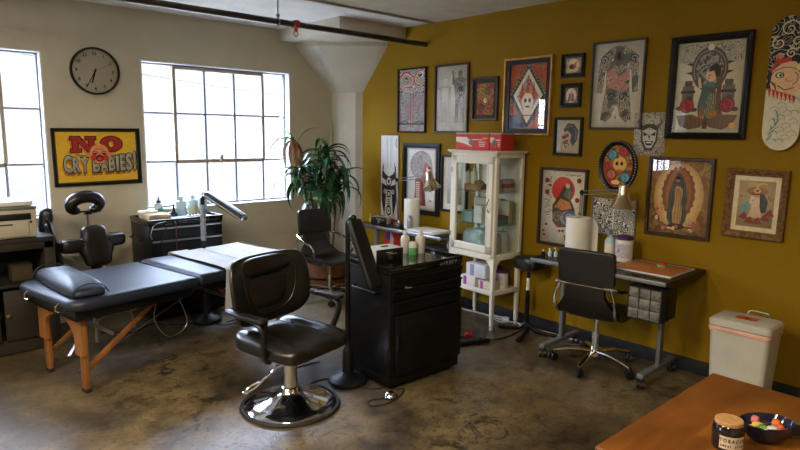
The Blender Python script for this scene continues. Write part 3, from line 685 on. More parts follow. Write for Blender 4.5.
def art_sun(a):
    a.ell(.50, .74, .27, .27, (186, 44, 34), 26)
    a.poly([(.28, .30), (.26, .52), (.40, .66), (.52, .80), (.66, .86), (.74, .76), (.68, .62), (.78, .50), (.82, .36), (.62, .24), (.40, .22)], (66, 58, 44)); a.poly([(.3, .5), (.45, .62), (.66, .58), (.72, .5), (.5, .46)], (186, 120, 70)); a.poly([(.5, .66), (.6, .78), (.7, .72), (.66, .62)], (96, 96, 80))
    a.ell(.66, .36, .20, .16, (120, 124, 140)); a.curl(.66, .36, .16, 500, .03, (50, 54, 66)); a.curl(.40, .36, .14, 500, .04, (120, 92, 44)); a.curl(.44, .52, .12, 400, .03, (150, 104, 60)); a.ell(.60, .80, .05, .05, (206, 160, 120))
    rnd = random.Random(3)
    for k in range(34):
        x = rnd.uniform(.06, .94); y = rnd.choice([rnd.uniform(.04, .30), rnd.uniform(.06, .9)])
        if abs(x-.53) < .33 and y > .26: continue
        a.ell(x, y, .035, .03, (150, 50, 38), 7); a.ell(x+.008, y, .012, .012, (60, 20, 16), 5)
    for k in range(18): a.stroke([(rnd.uniform(.05, .3), .3+k*.035), (rnd.uniform(.05, .25), .32+k*.035)], .012, BK)
    for k in range(7): a.stroke([(.56+k*.05, .94+.01*math.sin(k*2)), (.59+k*.05, .955)], .014, BK)
    for x, y in ((.86, .88), (.84, .62), (.13, .70), (.12, .86)): a.rose(x, y, .05, (158, 40, 36), (60, 18, 16))
picture('framed_print', 'cream print of a warrior before a red sun, framed behind the paper roll', 2.825, 2.399, .725, 1.348, .020, .030, M['frame_brown'], paper=(214, 206, 184), art=art_sun, tilt=.3)
def art_sketch(a):
    a.rect(.01, .02, .485, .98, P_sw); a.rect(.515, .02, .99, .98, P_sw); rnd = random.Random(9)
    for k in range(12):
        x, y = rnd.uniform(.1, .9), rnd.uniform(.15, .85); a.curl(x, y, .09, 520, .018, BK, rnd.uniform(0, 360)); a.curl(x, y, .06, 420, .010, (216, 212, 200), rnd.uniform(0, 360))
    a.rect(.485, 0, .515, 1, (214, 208, 190))
picture('framed_print', 'wide pair of black ink scroll sketches in one pale green frame behind the desk lamp', 2.355, 2.001, .866, 1.152, .010, .018, mat('pale_green_frame', (.20, .20, .13), .4), paper=(200, 196, 182), art=art_sketch)

# skateboard deck
def deck(cy, z0, z1, w, name, label):
    t = thing(name, label, 'skateboard deck', (XR, cy, (z0+z1)/2), R(-90)); H = z1-z0; r = w/2
    out = []
    for k in range(13): a_ = R(180*k/12); out.append((r*math.cos(a_), H/2-r*1.15+r*1.15*math.sin(a_)))
    for k in range(13): a_ = R(180+180*k/12); out.append((r*math.cos(a_), -H/2+r*1.15+r*1.15*math.sin(a_)))
    b = MB(); b.prism(out, .010, AX @ Matrix.Translation((0, 0, .022)), .0)
    for sz in (-.28, .28): b.box((0, -.012, sz*H), (.05, .022, .03))
    b.build('board', M['beech'], t)
    a = Art(.001, .001, -.0315, (200, 190, 160)); a.W, a.H = w, H
    a.poly([(p[0]/w*.985+.5, p[1]/H*.99+.5) for p in out], pattern_mat('deck_waves', srgb((24, 24, 24)), srgb((176, 166, 140)), None, 13, 5, .86, kind='contour'))
    a.poly([(.04, .46), (.02, .60), (.5, .70), (.98, .66), (.99, .46)], (28, 26, 26))
    lower = [(-.5, 0)]+[(p[0]/w, p[1]/H) for p in out if p[1] < -H*.3]+[(.5, 0)]
    a.poly([(p[0]*.98+.5, p[1]*.99+.5) for p in [(-.5, -.04)]+lower[1:-1]+[(.5, -.04)]], (196, 190, 164))
    a.poly([(.10, .50), (.14, .60), (.40, .665), (.72, .66), (.90, .60), (.92, .48), (.70, .38), (.2, .40)], (206, 168, 126)); a.poly([(.06, .60), (.2, .675), (.6, .70), (.62, .665), (.26, .645), (.10, .585)], (172, 52, 40))
    a.arc(.5, .55, .40, 20, 160, .02, BK, ry=.28); a.arc(.62, .54, .2, -70, 60, .02, BK); a.ell(.34, .565, .12, .085, BK); a.ell(.34, .565, .08, .06, (214, 206, 180)); a.ell(.36, .565, .04, .04, BK); a.ell(.60, .53, .12, .07, (190, 130, 92), 14); a.ell(.62, .535, .08, .045, (206, 168, 126), 14); a.stroke([(.30, .49), (.5, .455), (.74, .47)], .03, (110, 30, 24))
    for k in range(5): a.stroke([(.06+.05*k, .53-k*.013), (.26, .50-k*.012)], .02, BK)
    [a.poly([(.05+.11*k, .475-.01*k), (.15+.11*k, .465-.01*k), (.12+.11*k, .40-.008*k)], (172, 52, 40)) for k in range(7)]
    a.ell(.86, .62, .11, .11, (206, 186, 130)); a.ell(.93, .53, .08, .08, (206, 186, 130)); a.ell(.3, .70, .12, .05, (196, 110, 70))
    for k in range(6): a.arc(.02, .12+.025*k, .24+.03*k, -60, 40, .028, (76, 122, 128) if k % 2 else (190, 196, 176))
    for k in range(16): a.arc(.30+.17*(k % 4), .06+.03*(k//1.4), .13, 10, 150, .012, (110, 104, 86)); a.arc(.36+.17*((k+1) % 4), .07+.03*(k//1.4), .09, 10, 150, .010, (140, 134, 112))
    for x, y, r_, ph in ((.5, .90, .26, 0), (.25, .80, .2, 90), (.72, .80, .22, 200), (.6, .72, .15, 30)): a.curl(x, y, r_, 560, .035, (196, 186, 156), ph)
    a.build(t, 'deck_graphic'); return t
deck(1.140, 1.525, 2.315, .200, 'skateboard_deck', 'skateboard deck painted with black scrolls and a red headband face, hung at the right edge')

# tall white snowboard style board leaning at the wall behind the left desk
def tall_board():
    W, H = .262, .86
    t = thing('art_board', 'tall white board painted with black totem ornament beside the corner column', 'art board', (XR-.004, 4.665, .72), R(-90))
    b = MB(); b.box((0, -.008, H/2), (W, .012, H), .004); b.build('board', M['white_plastic'], t)
    a = Art(.001, .001, -.0145, (206, 204, 200)); a.W, a.H = W, H; a.b.M = Matrix.Translation((0, 0, H/2))
    for k in (-1, 1):
        a.stroke([(.5+k*.10, .98), (.5+k*.10, .62)], .02, (120, 118, 116)); a.stroke([(.5+k*.18, .98), (.5+k*.18, .70)], .015, (170, 168, 166))
        a.poly([(.5+k*.06, .52), (.5+k*.18, .46), (.5+k*.42, .50), (.5+k*.40, .62), (.5+k*.30, .68), (.5+k*.34, .58), (.5+k*.22, .54)], BK)
        a.poly([(.5+k*.14, .40), (.5+k*.44, .43), (.5+k*.44, .22), (.5+k*.26, .02), (.5+k*.20, .20)], BK); a.ell(.5+k*.24, .33, .07, .09, (200, 198, 194)); a.ell(.5+k*.24, .33, .03, .04, BK)
    a.ell(.5, .455, .17, .2, BK); a.ell(.5, .455, .13, .15, (200, 198, 194)); a.ell(.5, .455, .06, .08, BK)
    a.poly([(.28, .40), (.72, .40), (.66, .35), (.34, .35)], BK); a.rect(.40, .26, .60, .34, BK); a.rect(.44, .28, .56, .32, (200, 198, 194))
    a.ell(.5, .10, .15, .2, BK); a.ell(.5, .10, .10, .13, (200, 198, 194)); a.ell(.5, .10, .04, .05, BK)
    for k in range(4): a.rect(.42, .16+k*.022, .58, .17+k*.022, BK)
    a.stroke([(.93, .96), (.88, .90), (.95, .86)], .03, BK)
    a.build(t, 'totem_graphic')
tall_board()

# ------------------------------------------------------------------ back wall: clock and sign
def clock():
    t = thing('wall_clock', 'round black rimmed wall clock between the two windows', 'clock', (1.611, YB, 2.078))
    r = .191
    b = MB(AX); b.lathe([(0, .002), (r*.97, .002), (r, .012), (r, .040), (r*.985, .048), (r*.93, .048), (r*.915, .030)], seg=48); b.build('rim', M['black_plastic'], t)
    b = MB(AX); b.lathe([(0, .020), (r*.92, .020), (r*.92, .016)], seg=48); b.build('dial', mat('clock_dial', (.40, .36, .27), .6, var=.03), t)
    b = MB()
    for k in range(12):
        a = R(90-30*(k+1)); X = Matrix.Translation((r*.74*math.cos(a), -.0206, r*.74*math.sin(a))) @ AX
        b.text(str(k+1), .036, X, .0003, offset=.0006)
    for k in range(60):
        a = R(6*k); b.M = Matrix.Rotation(-a, 4, 'Y'); b.box((0, -.0206, r*.875), (.0025 if k % 5 == 0 else .001, .0005, .008))
    b.M = Matrix(); b.build('numerals', M['frame_black'], t, smooth=0)
    def hand(b, ang, L, w, y):
        b.M = Matrix.Rotation(R(ang), 4, 'Y'); b.box((0, y, L*.40), (w, .0015, L*1.15)); b.M = Matrix()
    b = MB(); hand(b, 208, .150, .006, -.0235); b.build('minute_hand', M['frame_black'], t)
    b = MB(); hand(b, 196, .105, .010, -.0255); b.cyl((0, -.020, 0), (0, -.029, 0), .008); b.build('hour_hand', M['frame_black'], t)
    b = MB(); hand(b, 62, .13, .002, -.0275); b.build('second_hand', M['frame_black'], t)
    b = MB(AX); b.lathe([(0, .042), (r*.5, .040), (r*.92, .032)], seg=48); b.build('lens', M['pic_glass'], t)
clock()

def sign():
    W, H = .690, .474
    t = thing('framed_sign', 'yellow framed sign reading no cry babies between the windows', 'sign', (1.600, YB, 1.376))
    t.rotation_euler = (0, R(-.5), 0)
    b = MB(); rect_ring(b, W, H, [(0, .001), (0, .022), (.004, .025), (.018, .025), (.022, .02), (.022, .001)]); b.build('frame', M['frame_black'], t)
    w, h = W-.044, H-.044
    a = Art(w, h, -.004, (92, 88, 60)); a.rect(.016, .022, .984, .978, (206, 164, 36))
    a.poly([(.016, .022), (.984, .022), (.984, .5), (.016, .5)], (206, 160, 34))
    a.poly([(.20, .56), (.40, .53), (.40, .49), (.28, .50)], (120, 116, 74)); a.poly([(.82, .56), (.64, .53), (.62, .49), (.76, .50)], (120, 116, 74))
    y = a.y-.0030
    def word(s, size, cx, cz, c, xs, off, yy, ex=.0003, sh=0.):
        a.b.use(ink(c)); a.b.text(s, size, Matrix.Translation(((cx-.5)*w, yy, (cz-.5)*h)) @ AX, ex, xs, offset=off, shear=sh)
    # NO with slab serifs: orange drop shadow, black outline, red face
    for c, dx, dz, grow, yy in (((190, 110, 24), -.025, -.035, .004, y+.0012), ((22, 18, 16), 0, 0, .008, y+.0006), ((150, 28, 22), 0, 0, .0, y)):
        a.b.use(ink(c)); g = grow
        X = lambda px_, pz_: ((px_+dx-.5)*w, yy, (pz_+dz-.5)*h)
        x0, x1, z0, z1 = .18, .48, .60, .885
        cnt = [0]
        def quad(p):
            cnt[0] += 1; y_ = yy-.00002*(cnt[0] if cnt[0] < 9 else 9)
            a.b.poly([((q[0]+dx-.5)*w, y_, (q[1]+dz-.5)*h) for q in p])
        gx, gz = g/w, g/h
        quad([(x0+.025-gx, z0-gz), (x0+.085+gx, z0-gz), (x0+.085+gx, z1+gz), (x0+.025-gx, z1+gz)])
        quad([(x1-.080-gx, z0-gz), (x1-.025+gx, z0-gz), (x1-.025+gx, z1+gz), (x1-.080-gx, z1+gz)])
        quad([(x0-gx, z0-gz), (x0+.12+gx, z0-gz), (x0+.12+gx, z0+.05+gz), (x0-gx, z0+.05+gz)])
        quad([(x0-gx, z1-.05-gz), (x0+.11+gx, z1-.05-gz), (x0+.11+gx, z1+gz), (x0-gx, z1+gz)])
        quad([(x1-.12-gx, z1-.05-gz), (x1+gx, z1-.05-gz), (x1+gx, z1+gz), (x1-.12-gx, z1+gz)])
        quad([(x0+.03-gx, z1+gz), (x1-.09-gx, z0-gz), (x1-.025+gx, z0-gz), (x0+.10+gx, z1+gz)])
        n = 26; cx, cz = .67, .745; Ro = [(cx+(.135+gx)*math.cos(2*math.pi*k/n), cz+(.145+gz)*math.sin(2*math.pi*k/n)) for k in range(n)]
        Ri = [(cx+(.045-gx)*math.cos(2*math.pi*k/n), cz+(.085-gz)*math.sin(2*math.pi*k/n)) for k in range(n)]
        for k in range(n): quad([Ro[k], Ro[(k+1) % n], Ri[(k+1) % n], Ri[k]])
    for s_, x0_, x1_, z0_, z1_ in (('C', .085, .185, .20, .535), ('R', .19, .285, .20, .50), ('Y', .285, .385, .20, .485), ('B', .425, .515, .20, .46), ('A', .515, .615, .20, .475), ('B', .62, .705, .205, .50), ('I', .715, .755, .205, .515), ('E', .765, .835, .21, .54), ('S', .84, .925, .21, .56), ('!', .94, .975, .22, .60)):
        W_, H_ = (x1_-x0_)*w, (z1_-z0_)*h; cx, cz = (x0_+x1_)/2, (z0_+z1_)/2
        for c, dx, dz, g, yy, off in (((180, 104, 22), -.014, -.05, .006, y+.0012, .012), ((22, 20, 18), 0, 0, .012, y+.0006, .010), ((150, 150, 128), 0, 0, -.002, y, .005)):
            a.b.use(ink(c)); a.b.text(s_, .14, Matrix.Translation(((cx+dx-.5)*w, yy, (cz+dz-.5)*h)) @ AX, .0003, 1, offset=off, fit=(W_+g, H_+g))
    a.k += 30
    a.ell(.515, .56, .125, .135, (60, 34, 22), 26); a.ell(.515, .56, .118, .128, (206, 128, 78), 26); a.ell(.39, .54, .025, .03, (196, 120, 76)); a.ell(.64, .54, .025, .03, (196, 120, 76))
    a.poly([(.50, .72), (.49, .79), (.53, .77), (.53, .71)], (214, 150, 50))
    for k in (-1, 1): a.stroke([(.515+k*.09, .585), (.515+k*.05, .61), (.515+k*.02, .58)], .010, (50, 24, 16)); a.ell(.515+k*.07, .49, .035, .045, (176, 44, 30), 12); a.ell(.515+k*.055, .56, .03, .012, (60, 26, 18), 10)
    a.ell(.515, .525, .03, .025, (186, 90, 56), 10); a.ell(.515, .47, .05, .045, (90, 14, 12), 14); a.ell(.515, .46, .03, .02, (190, 60, 50), 10)
    a.stroke([(.47, .665), (.515, .655), (.56, .665)], .006, (150, 80, 46)); a.stroke([(.46, .645), (.515, .63), (.57, .645)], .006, (150, 80, 46))
    a.build(t, 'sign_face')
sign()

# ------------------------------------------------------------------ pipes under the ceiling
def pipes():
    t = thing('sprinkler_pipe', 'dark horizontal sprinkler pipe below the ceiling running to the mustard wall', 'pipe', (0, 4.18, 2.4386))
    b = MB(); b.tube([(XL+.02, 0, 0), (4.178, 0, 0)], .023, 14); b.cyl((-1.2, 0, 0), (-1.1, 0, 0), .034); b.build('pipe_run', mat('dark_iron_pipe', (.045, .034, .022), .32, .0, var=.3), t)
    b = MB(); x = 2.57
    b.tube([(x, 0, .0), (x, 0, .186)], .006, 8); b.tube([(x, .0, -.034), (x-.001, -.032, 0), (x, 0, .034), (x, .032, 0)], .005, 6, closed=True); b.box((x, 0, .045), (.022, .03, .02), .003)
    b.build('pipe_hanger', M['steel'], t)
    b = MB(); x = 2.73
    b.cyl((x, 0, -.025), (x, 0, -.055), .015); b.box((x, 0, .0), (.05, .064, .062), .01); b.tube([(x-.014, 0, -.05), (x-.02, 0, -.075), (x, 0, -.095), (x+.02, 0, -.075), (x+.014, 0, -.05)], .004, 6)
    b.build('sprinkler_head', mat('red_sprinkler_paint', (.42, .045, .02), .5), t)
    b = MB(); b.lathe([(0, -.104), (.014, -.104), (.016, -.100), (0, -.098)], (x, 0, 0), 16); b.cyl((x, 0, -.055), (x, 0, -.1), .003); b.build('deflector', M['steel'], t)
    b = MB(); b.tube([(-3, 0, 0), (1.86, 0, 0)], .010, 8)
    for x in (-1.5, .3, 1.0, 1.7): b.box((x, 0, .006), (.02, .035, .008))
    t2 = b.build('ceiling_conduit', M['cream_plastic']); tag(t2, 'thin grey conduit fixed flat along the ceiling', 'conduit', (2.3, 4.06, ZC-.011))
pipes()

# ------------------------------------------------------------------ furniture helpers
def caster(b, x, y, z=0., r=.028, ang=0.):
    c, s = math.cos(ang), math.sin(ang)
    for k in (-1, 1):
        b.cyl((x-s*k*.008, y+c*k*.008, z+r), (x-s*k*.024, y+c*k*.024, z+r), r, seg=16)
    b.cyl((x+c*.008, y+s*.008, z+r+.006), (x+c*.008, y+s*.008, z+2*r+.018), .009, seg=10)
    b.box((x+c*.004, y+s*.004, z+2*r-.006), (.034, .040, .020), .007, rz=ang)

def office_chair(loc, rz, label):
    t = thing('office_chair', label, 'chair', loc, rz, 'black office chairs with chrome bases')
    # seat and lower back are one bent upholstered shell; front is -y
    prof = smooth_path([(-.235, .398, 0), (-.215, .428, 0), (-.10, .430, 0), (.08, .420, 0), (.17, .432, 0), (.215, .50, 0), (.232, .58, 0), (.238, .64, 0)], 5)
    def shell(u, v):
        k = v*(len(prof)-1); i = min(int(k), len(prof)-2); p = prof[i].lerp(prof[i+1], k-i)
        w = .205+.02*math.cos((v-.3)*3) if v < .62 else .205-.075*min(1, (v-.62)/.2)
        x = (u-.5)*2; 
        return Vector((x*w, p.x, p.y-.018*(1-x*x)*(1 if v < .7 else 0)))
    b = MB(); b.grid(shell, 14, 34, .034); b.build('seat', M['black_leather'], t, smooth=60)
    b = MB(); b.cushion((0, .254, .742), (.385, .040, .235), .18, .12, rot=Matrix.Rotation(R(-6), 4, 'X'), nu=40); b.build('backrest', M['black_leather'], t, smooth=60)
    b = MB(); b.tube([(-.195, .262, .622), (.195, .262, .622)], .010, 8); b.build('back_frame', M['chrome'], t)
    for k in (-1, 1):
        b = MB(); b.tube(smooth_path([(k*.190, .262, .622), (k*.222, .225, .610), (k*.242, .12, .585), (k*.242, .0, .545), (k*.236, -.05, .49), (k*.222, -.01, .42), (k*.185, .05, .392)], 6), .0115, 8)
        a = b.build('armrest', M['chrome'], t)
        b = MB(); b.box((k*.241, .07, .577), (.036, .17, .014), .006, rot=Matrix.Rotation(R(17), 4, 'X')); b.build('arm_pad', M['chrome'], a)
        b = MB(); b.tube(smooth_path([(k*.175, .268, .620), (k*.205, .272, .53), (k*.205, .235, .43), (k*.200, .13, .388), (k*.205, -.06, .378), (k*.195, -.17, .392)], 6), .0105, 8); b.build('side_tube', M['chrome'], t)
    b = MB(); b.box((0, .02, .385), (.20, .20, .030), .008); b.box((0, .02, .365), (.12, .14, .03), .01); b.build('tilt_plate', M['black_plastic'], t)
    b = MB(); b.tube([(.05, -.02, .365), (.17, -.07, .345), (.23, -.095, .315)], .006, 8); b.tube([(.20, -.083, .328), (.25, -.105, .30)], .012, 8); b.build('tilt_lever', M['black_plastic'], t)
    b = MB(); b.cyl((0, .02, .10), (0, .02, .24), .027); b.cyl((0, .02, .24), (0, .02, .37), .017); b.cyl((0, .02, .075), (0, .02, .11), .035, .030); b.build('gas_column', M['chrome'], t)
    legs = MB(); 
    for k in range(5):
        a = R(72*k+20); c, s = math.cos(a), math.sin(a)
        b = MB(); b.tube(smooth_path([(.02*c, .02+.02*s, .105), (.12*c, .02+.12*s, .108), (.22*c, .02+.22*s, .092), (.285*c, .02+.285*s, .076)], 4), lambda q: .019-.006*q, 8, flat=(.7, 1.2))
        leg = b.build('leg', M['chrome'], t)
        b = MB(); caster(b, .285*c, .02+.285*s, 0, .029, a+.9); b.build('caster', M['black_plastic'], leg)
    return t
office_chair((3.80, 2.045, 0), R(97), 'black leather office chair with chrome base drawn up to the glass desk')
office_chair((3.39, 4.635, 0), R(2), 'black leather office chair with chrome arms in front of the potted plant')

# ------------------------------------------------------------------ barber chair
def barber_chair():
    t = thing('barber_chair', 'black leather hydraulic barber chair on a round chrome base in the middle of the room', 'chair', (1.83, 2.91, 0), R(13))
    b = MB(); b.lathe([(0, .003), (.286, .003), (.294, .009), (.287, .018), (.272, .020), (.272, .006)], seg=64); b.build('base_ring', M['dark_rubber'], t)
    b = MB(); b.lathe([(.274, .018), (.268, .026), (.21, .038), (.14, .056), (.085, .078), (.058, .098), (.054, .118), (.048, .122), (0, .122)], seg=64); b.build('base_dome', M['chrome'], t, smooth=50)
    b = MB(); b.cyl((0, 0, .12), (0, 0, .255), .042, seg=32); b.cyl((0, 0, .25), (0, 0, .34), .030, seg=24); b.build('hydraulic_column', M['chrome'], t)
    b = MB(); b.tube([(-.025, .015, .26), (-.065, .045, .245), (-.085, .062, .215)], .009, 8); b.tube(smooth_path([(-.085, .062, .215), (-.125, .085, .185), (-.160, .100, .150), (-.215, .135, .118), (-.222, .155, .116), (-.185, .150, .135), (-.140, .108, .170)], 4), .0055, 8)
    b.build('pump_lever', M['chrome'], t)
    b = MB(); b.box((0, .02, .338), (.30, .30, .022), .005); b.box((0, .02, .318), (.12, .12, .03), .006); b.build('seat_plate', M['black_metal'], t)
    # seat cushion with gently raised side bolsters
    def seat(p):
        x, y, z = p; f = y/.25
        if z > 0:
            z += .014*min(1, max(0, abs(x)-.12)/.07)*(1-max(0, abs(x)-.21)/.05)-.012*math.exp(-((abs(x)-.125)/.014)**2)
            z -= .030*max(0, -f-.45)
        z += .006*f
        x *= 1.0-.05*max(0, f)
        return Vector((x, y, z))
    b = MB(); b.cushion((0, -.02, .410), (.52, .50, .100), .40, .30, nu=72, nv=32, fn=seat); s = b.build('seat', M['black_leather'], t, smooth=80)
    for k in (-1, 1): b = MB(); b.tube(smooth_path([(k*.115, .20, .456), (k*.125, .05, .454), (k*.128, -.12, .450), (k*.115, -.215, .437)], 5), .0035, 6); b.build('piping', M['black_leather'], s)
    # backrest: padded outline with wings, inner lumbar pad and a head roll
    X = Matrix.Translation((0, .215, .69)) @ Matrix.Rotation(R(-8), 4, 'X')
    def padded(outline, th, wrap, name, parent, y0=0., edge=.5):
        P = smooth_path([(p[0]*1.12, 0, p[1]) for p in outline], 4, closed=True); cx = sum(p.x for p in P)/len(P); cz = sum(p.z for p in P)/len(P)
        rings = []
        for s_, f in [(.02, 1), (.35, 1), (.6, .97), (.78, .86), (.90, .66), (.97, .38), (1, 0), (.97, -.38), (.9, -.6), (.7, -.8), (.35, -.9), (.02, -.9)]:
            rings.append([Vector(((cx+(p.x-cx)*s_)*1.0, y0-th*f-wrap*max(0, abs(cx+(p.x-cx)*s_)-.08)**1.5, cz+(p.z-cz)*s_)) for p in P])
        b = MB(X); b.loft(rings); return b.build(name, M['black_leather'], parent, smooth=80)
    out = [(-.19, .192), (0, .200), (.19, .192), (.245, .165), (.272, .09), (.274, -.05), (.252, -.145), (.175, -.200), (0, -.214), (-.175, -.200), (-.252, -.145), (-.274, -.05), (-.272, .09), (-.245, .165)]
    bk = padded(out, .036, .85, 'backrest', t)
    padded([(-.150, .075), (0, .080), (.150, .075), (.165, .02), (.140, -.07), (.085, -.115), (0, -.122), (-.085, -.115), (-.140, -.07), (-.165, .02)], .022, .25, 'lumbar_pad', bk, y0=-.028)
    b = MB(X); b.cushion((0, -.024, .130), (.40, .090, .112), .7, .28, nu=44, nv=20); b.build('head_roll', M['black_leather'], bk, smooth=80)
    b = MB(X); b.tube(smooth_path([(-.205, -.085, .10), (-.190, -.080, -.02), (-.150, -.068, -.10), (-.08, -.048, -.142), (0, -.044, -.150), (.08, -.048, -.142), (.150, -.068, -.10), (.190, -.080, -.02), (.205, -.085, .10)], 6), .0035, 6); b.build('piping', M['black_leather'], bk)
    b = MB(); b.box((0, .225, .46), (.075, .022, .20), .005, rot=Matrix.Rotation(R(-4), 4, 'X')); b.box((0, .15, .352), (.075, .19, .018), .004); b.build('back_bracket', M['black_metal'], t)
    for k in (-1, 1):
        b = MB()
        b.tube(smooth_path([(k*.262, .215, .60), (k*.298, .16, .615), (k*.312, .05, .612), (k*.312, -.07, .592), (k*.308, -.115, .555), (k*.292, -.10, .47), (k*.262, -.07, .385), (k*.20, -.04, .340)], 6), .017, 8, flat=(.9, 1.25))
        arm = b.build('armrest', M['black_plastic'], t)
        b = MB(); b.cushion((k*.312, -.03, .613), (.062, .21, .026), .4, .35); b.build('arm_pad', M['black_plastic'], arm)
    return t
barber_chair()

# ------------------------------------------------------------------ slim head floor lamps
def lamp(loc, head, label, silver):
    t = thing('floor_lamp', label, 'floor lamp', loc, 0, 'slim headed floor lamps')
    b = MB(); b.lathe([(0, 0), (.120, 0), (.124, .010), (.120, .028), (.10, .045), (.055, .062), (.040, .075), (0, .075)], seg=40); b.build('base', M['black_plastic'], t)
    b = MB(); b.cyl((0, 0, .07), (0, 0, .23), .036, .030); b.cyl((0, 0, .23), (0, 0, .26), .024, .016); b.build('pole_sleeve', M['black_plastic'], t)
    hx = Vector(head[0]); d = Vector(head[1])-hx; u = Vector((d.x, d.y, 0)).normalized()
    b = MB(); b.tube(smooth_path([(0, 0, .24), (0, 0, .60), (0, 0, .98), tuple(Vector((0, 0, 1.055))+u*.008), tuple(Vector((0, 0, 1.085))+u*.045), tuple(hx-d.normalized()*.01)], 6), .017, 12); b.build('pole', M['black_metal'], t)
    q = d.to_track_quat('Z', 'Y').to_matrix().to_4x4(); L = d.length
    X = Matrix.Translation(hx+d*.5) @ q
    b = MB(X); b.cushion((0, 0, 0), (.098 if silver else .128, .050, L+.03), .22, .55, nu=32, nv=20); h = b.build('lamp_head', M['black_plastic'] if not silver else mat('lamp_dark_top', (.03, .035, .045), .3, var=.1), t, smooth=60)
    if silver:
        b = MB(X)
        for k in (-1, 1): b.cushion((k*.049, -.010, .0), (.008, .022, L+.02), .3, .5)
        b.cushion((0, 0, L*.5+.005), (.080, .044, .03), .5, .6); b.build('silver_edge', M['chrome'], h)
    b = MB(X); b.box((0, -.0255 if not silver else -.0255, 0), (.052, .004, L-.05), .001); b.build('diffuser', M['white_plastic'], h)
    b = MB(); b.tube(smooth_path([(0, -.10, .012), (.05, -.2, .006), (.2, -.22, .006), (.25, -.12, .006), (.12, -.14, .006)], 5), .004, 6); b.build('cord', M['dark_rubber'], t)
    if silver:
        b = MB(); b.lathe([(.0185, .70), (.022, .705), (.021, .78), (.0225, .80), (.021, .86), (.022, .93), (.021, .995), (.0185, 1.0)], seg=16)
        b.tube([(.0235*math.cos(k*.8), .0235*math.sin(k*.8), .71+k*.0072) for k in range(40)], .0022, 5); b.build('foil_wrap', mat('wrinkled_foil_tape', (.30, .31, .33), .35, .7, var=.3, scale=60, bump=.5, bscale=120), t)
    return t
lamp((2.165, 4.74, 0), ((.045, -.02, 1.085), (.195, -.325, .912)), 'black floor lamp with silver edged slim head bending over the treatment bed', True)
lamp((2.29, 2.95, 0), ((.018, -.045, 1.055), (.055, -.20, .67)), 'black floor lamp with a long drooping head beside the black tool chest', False)

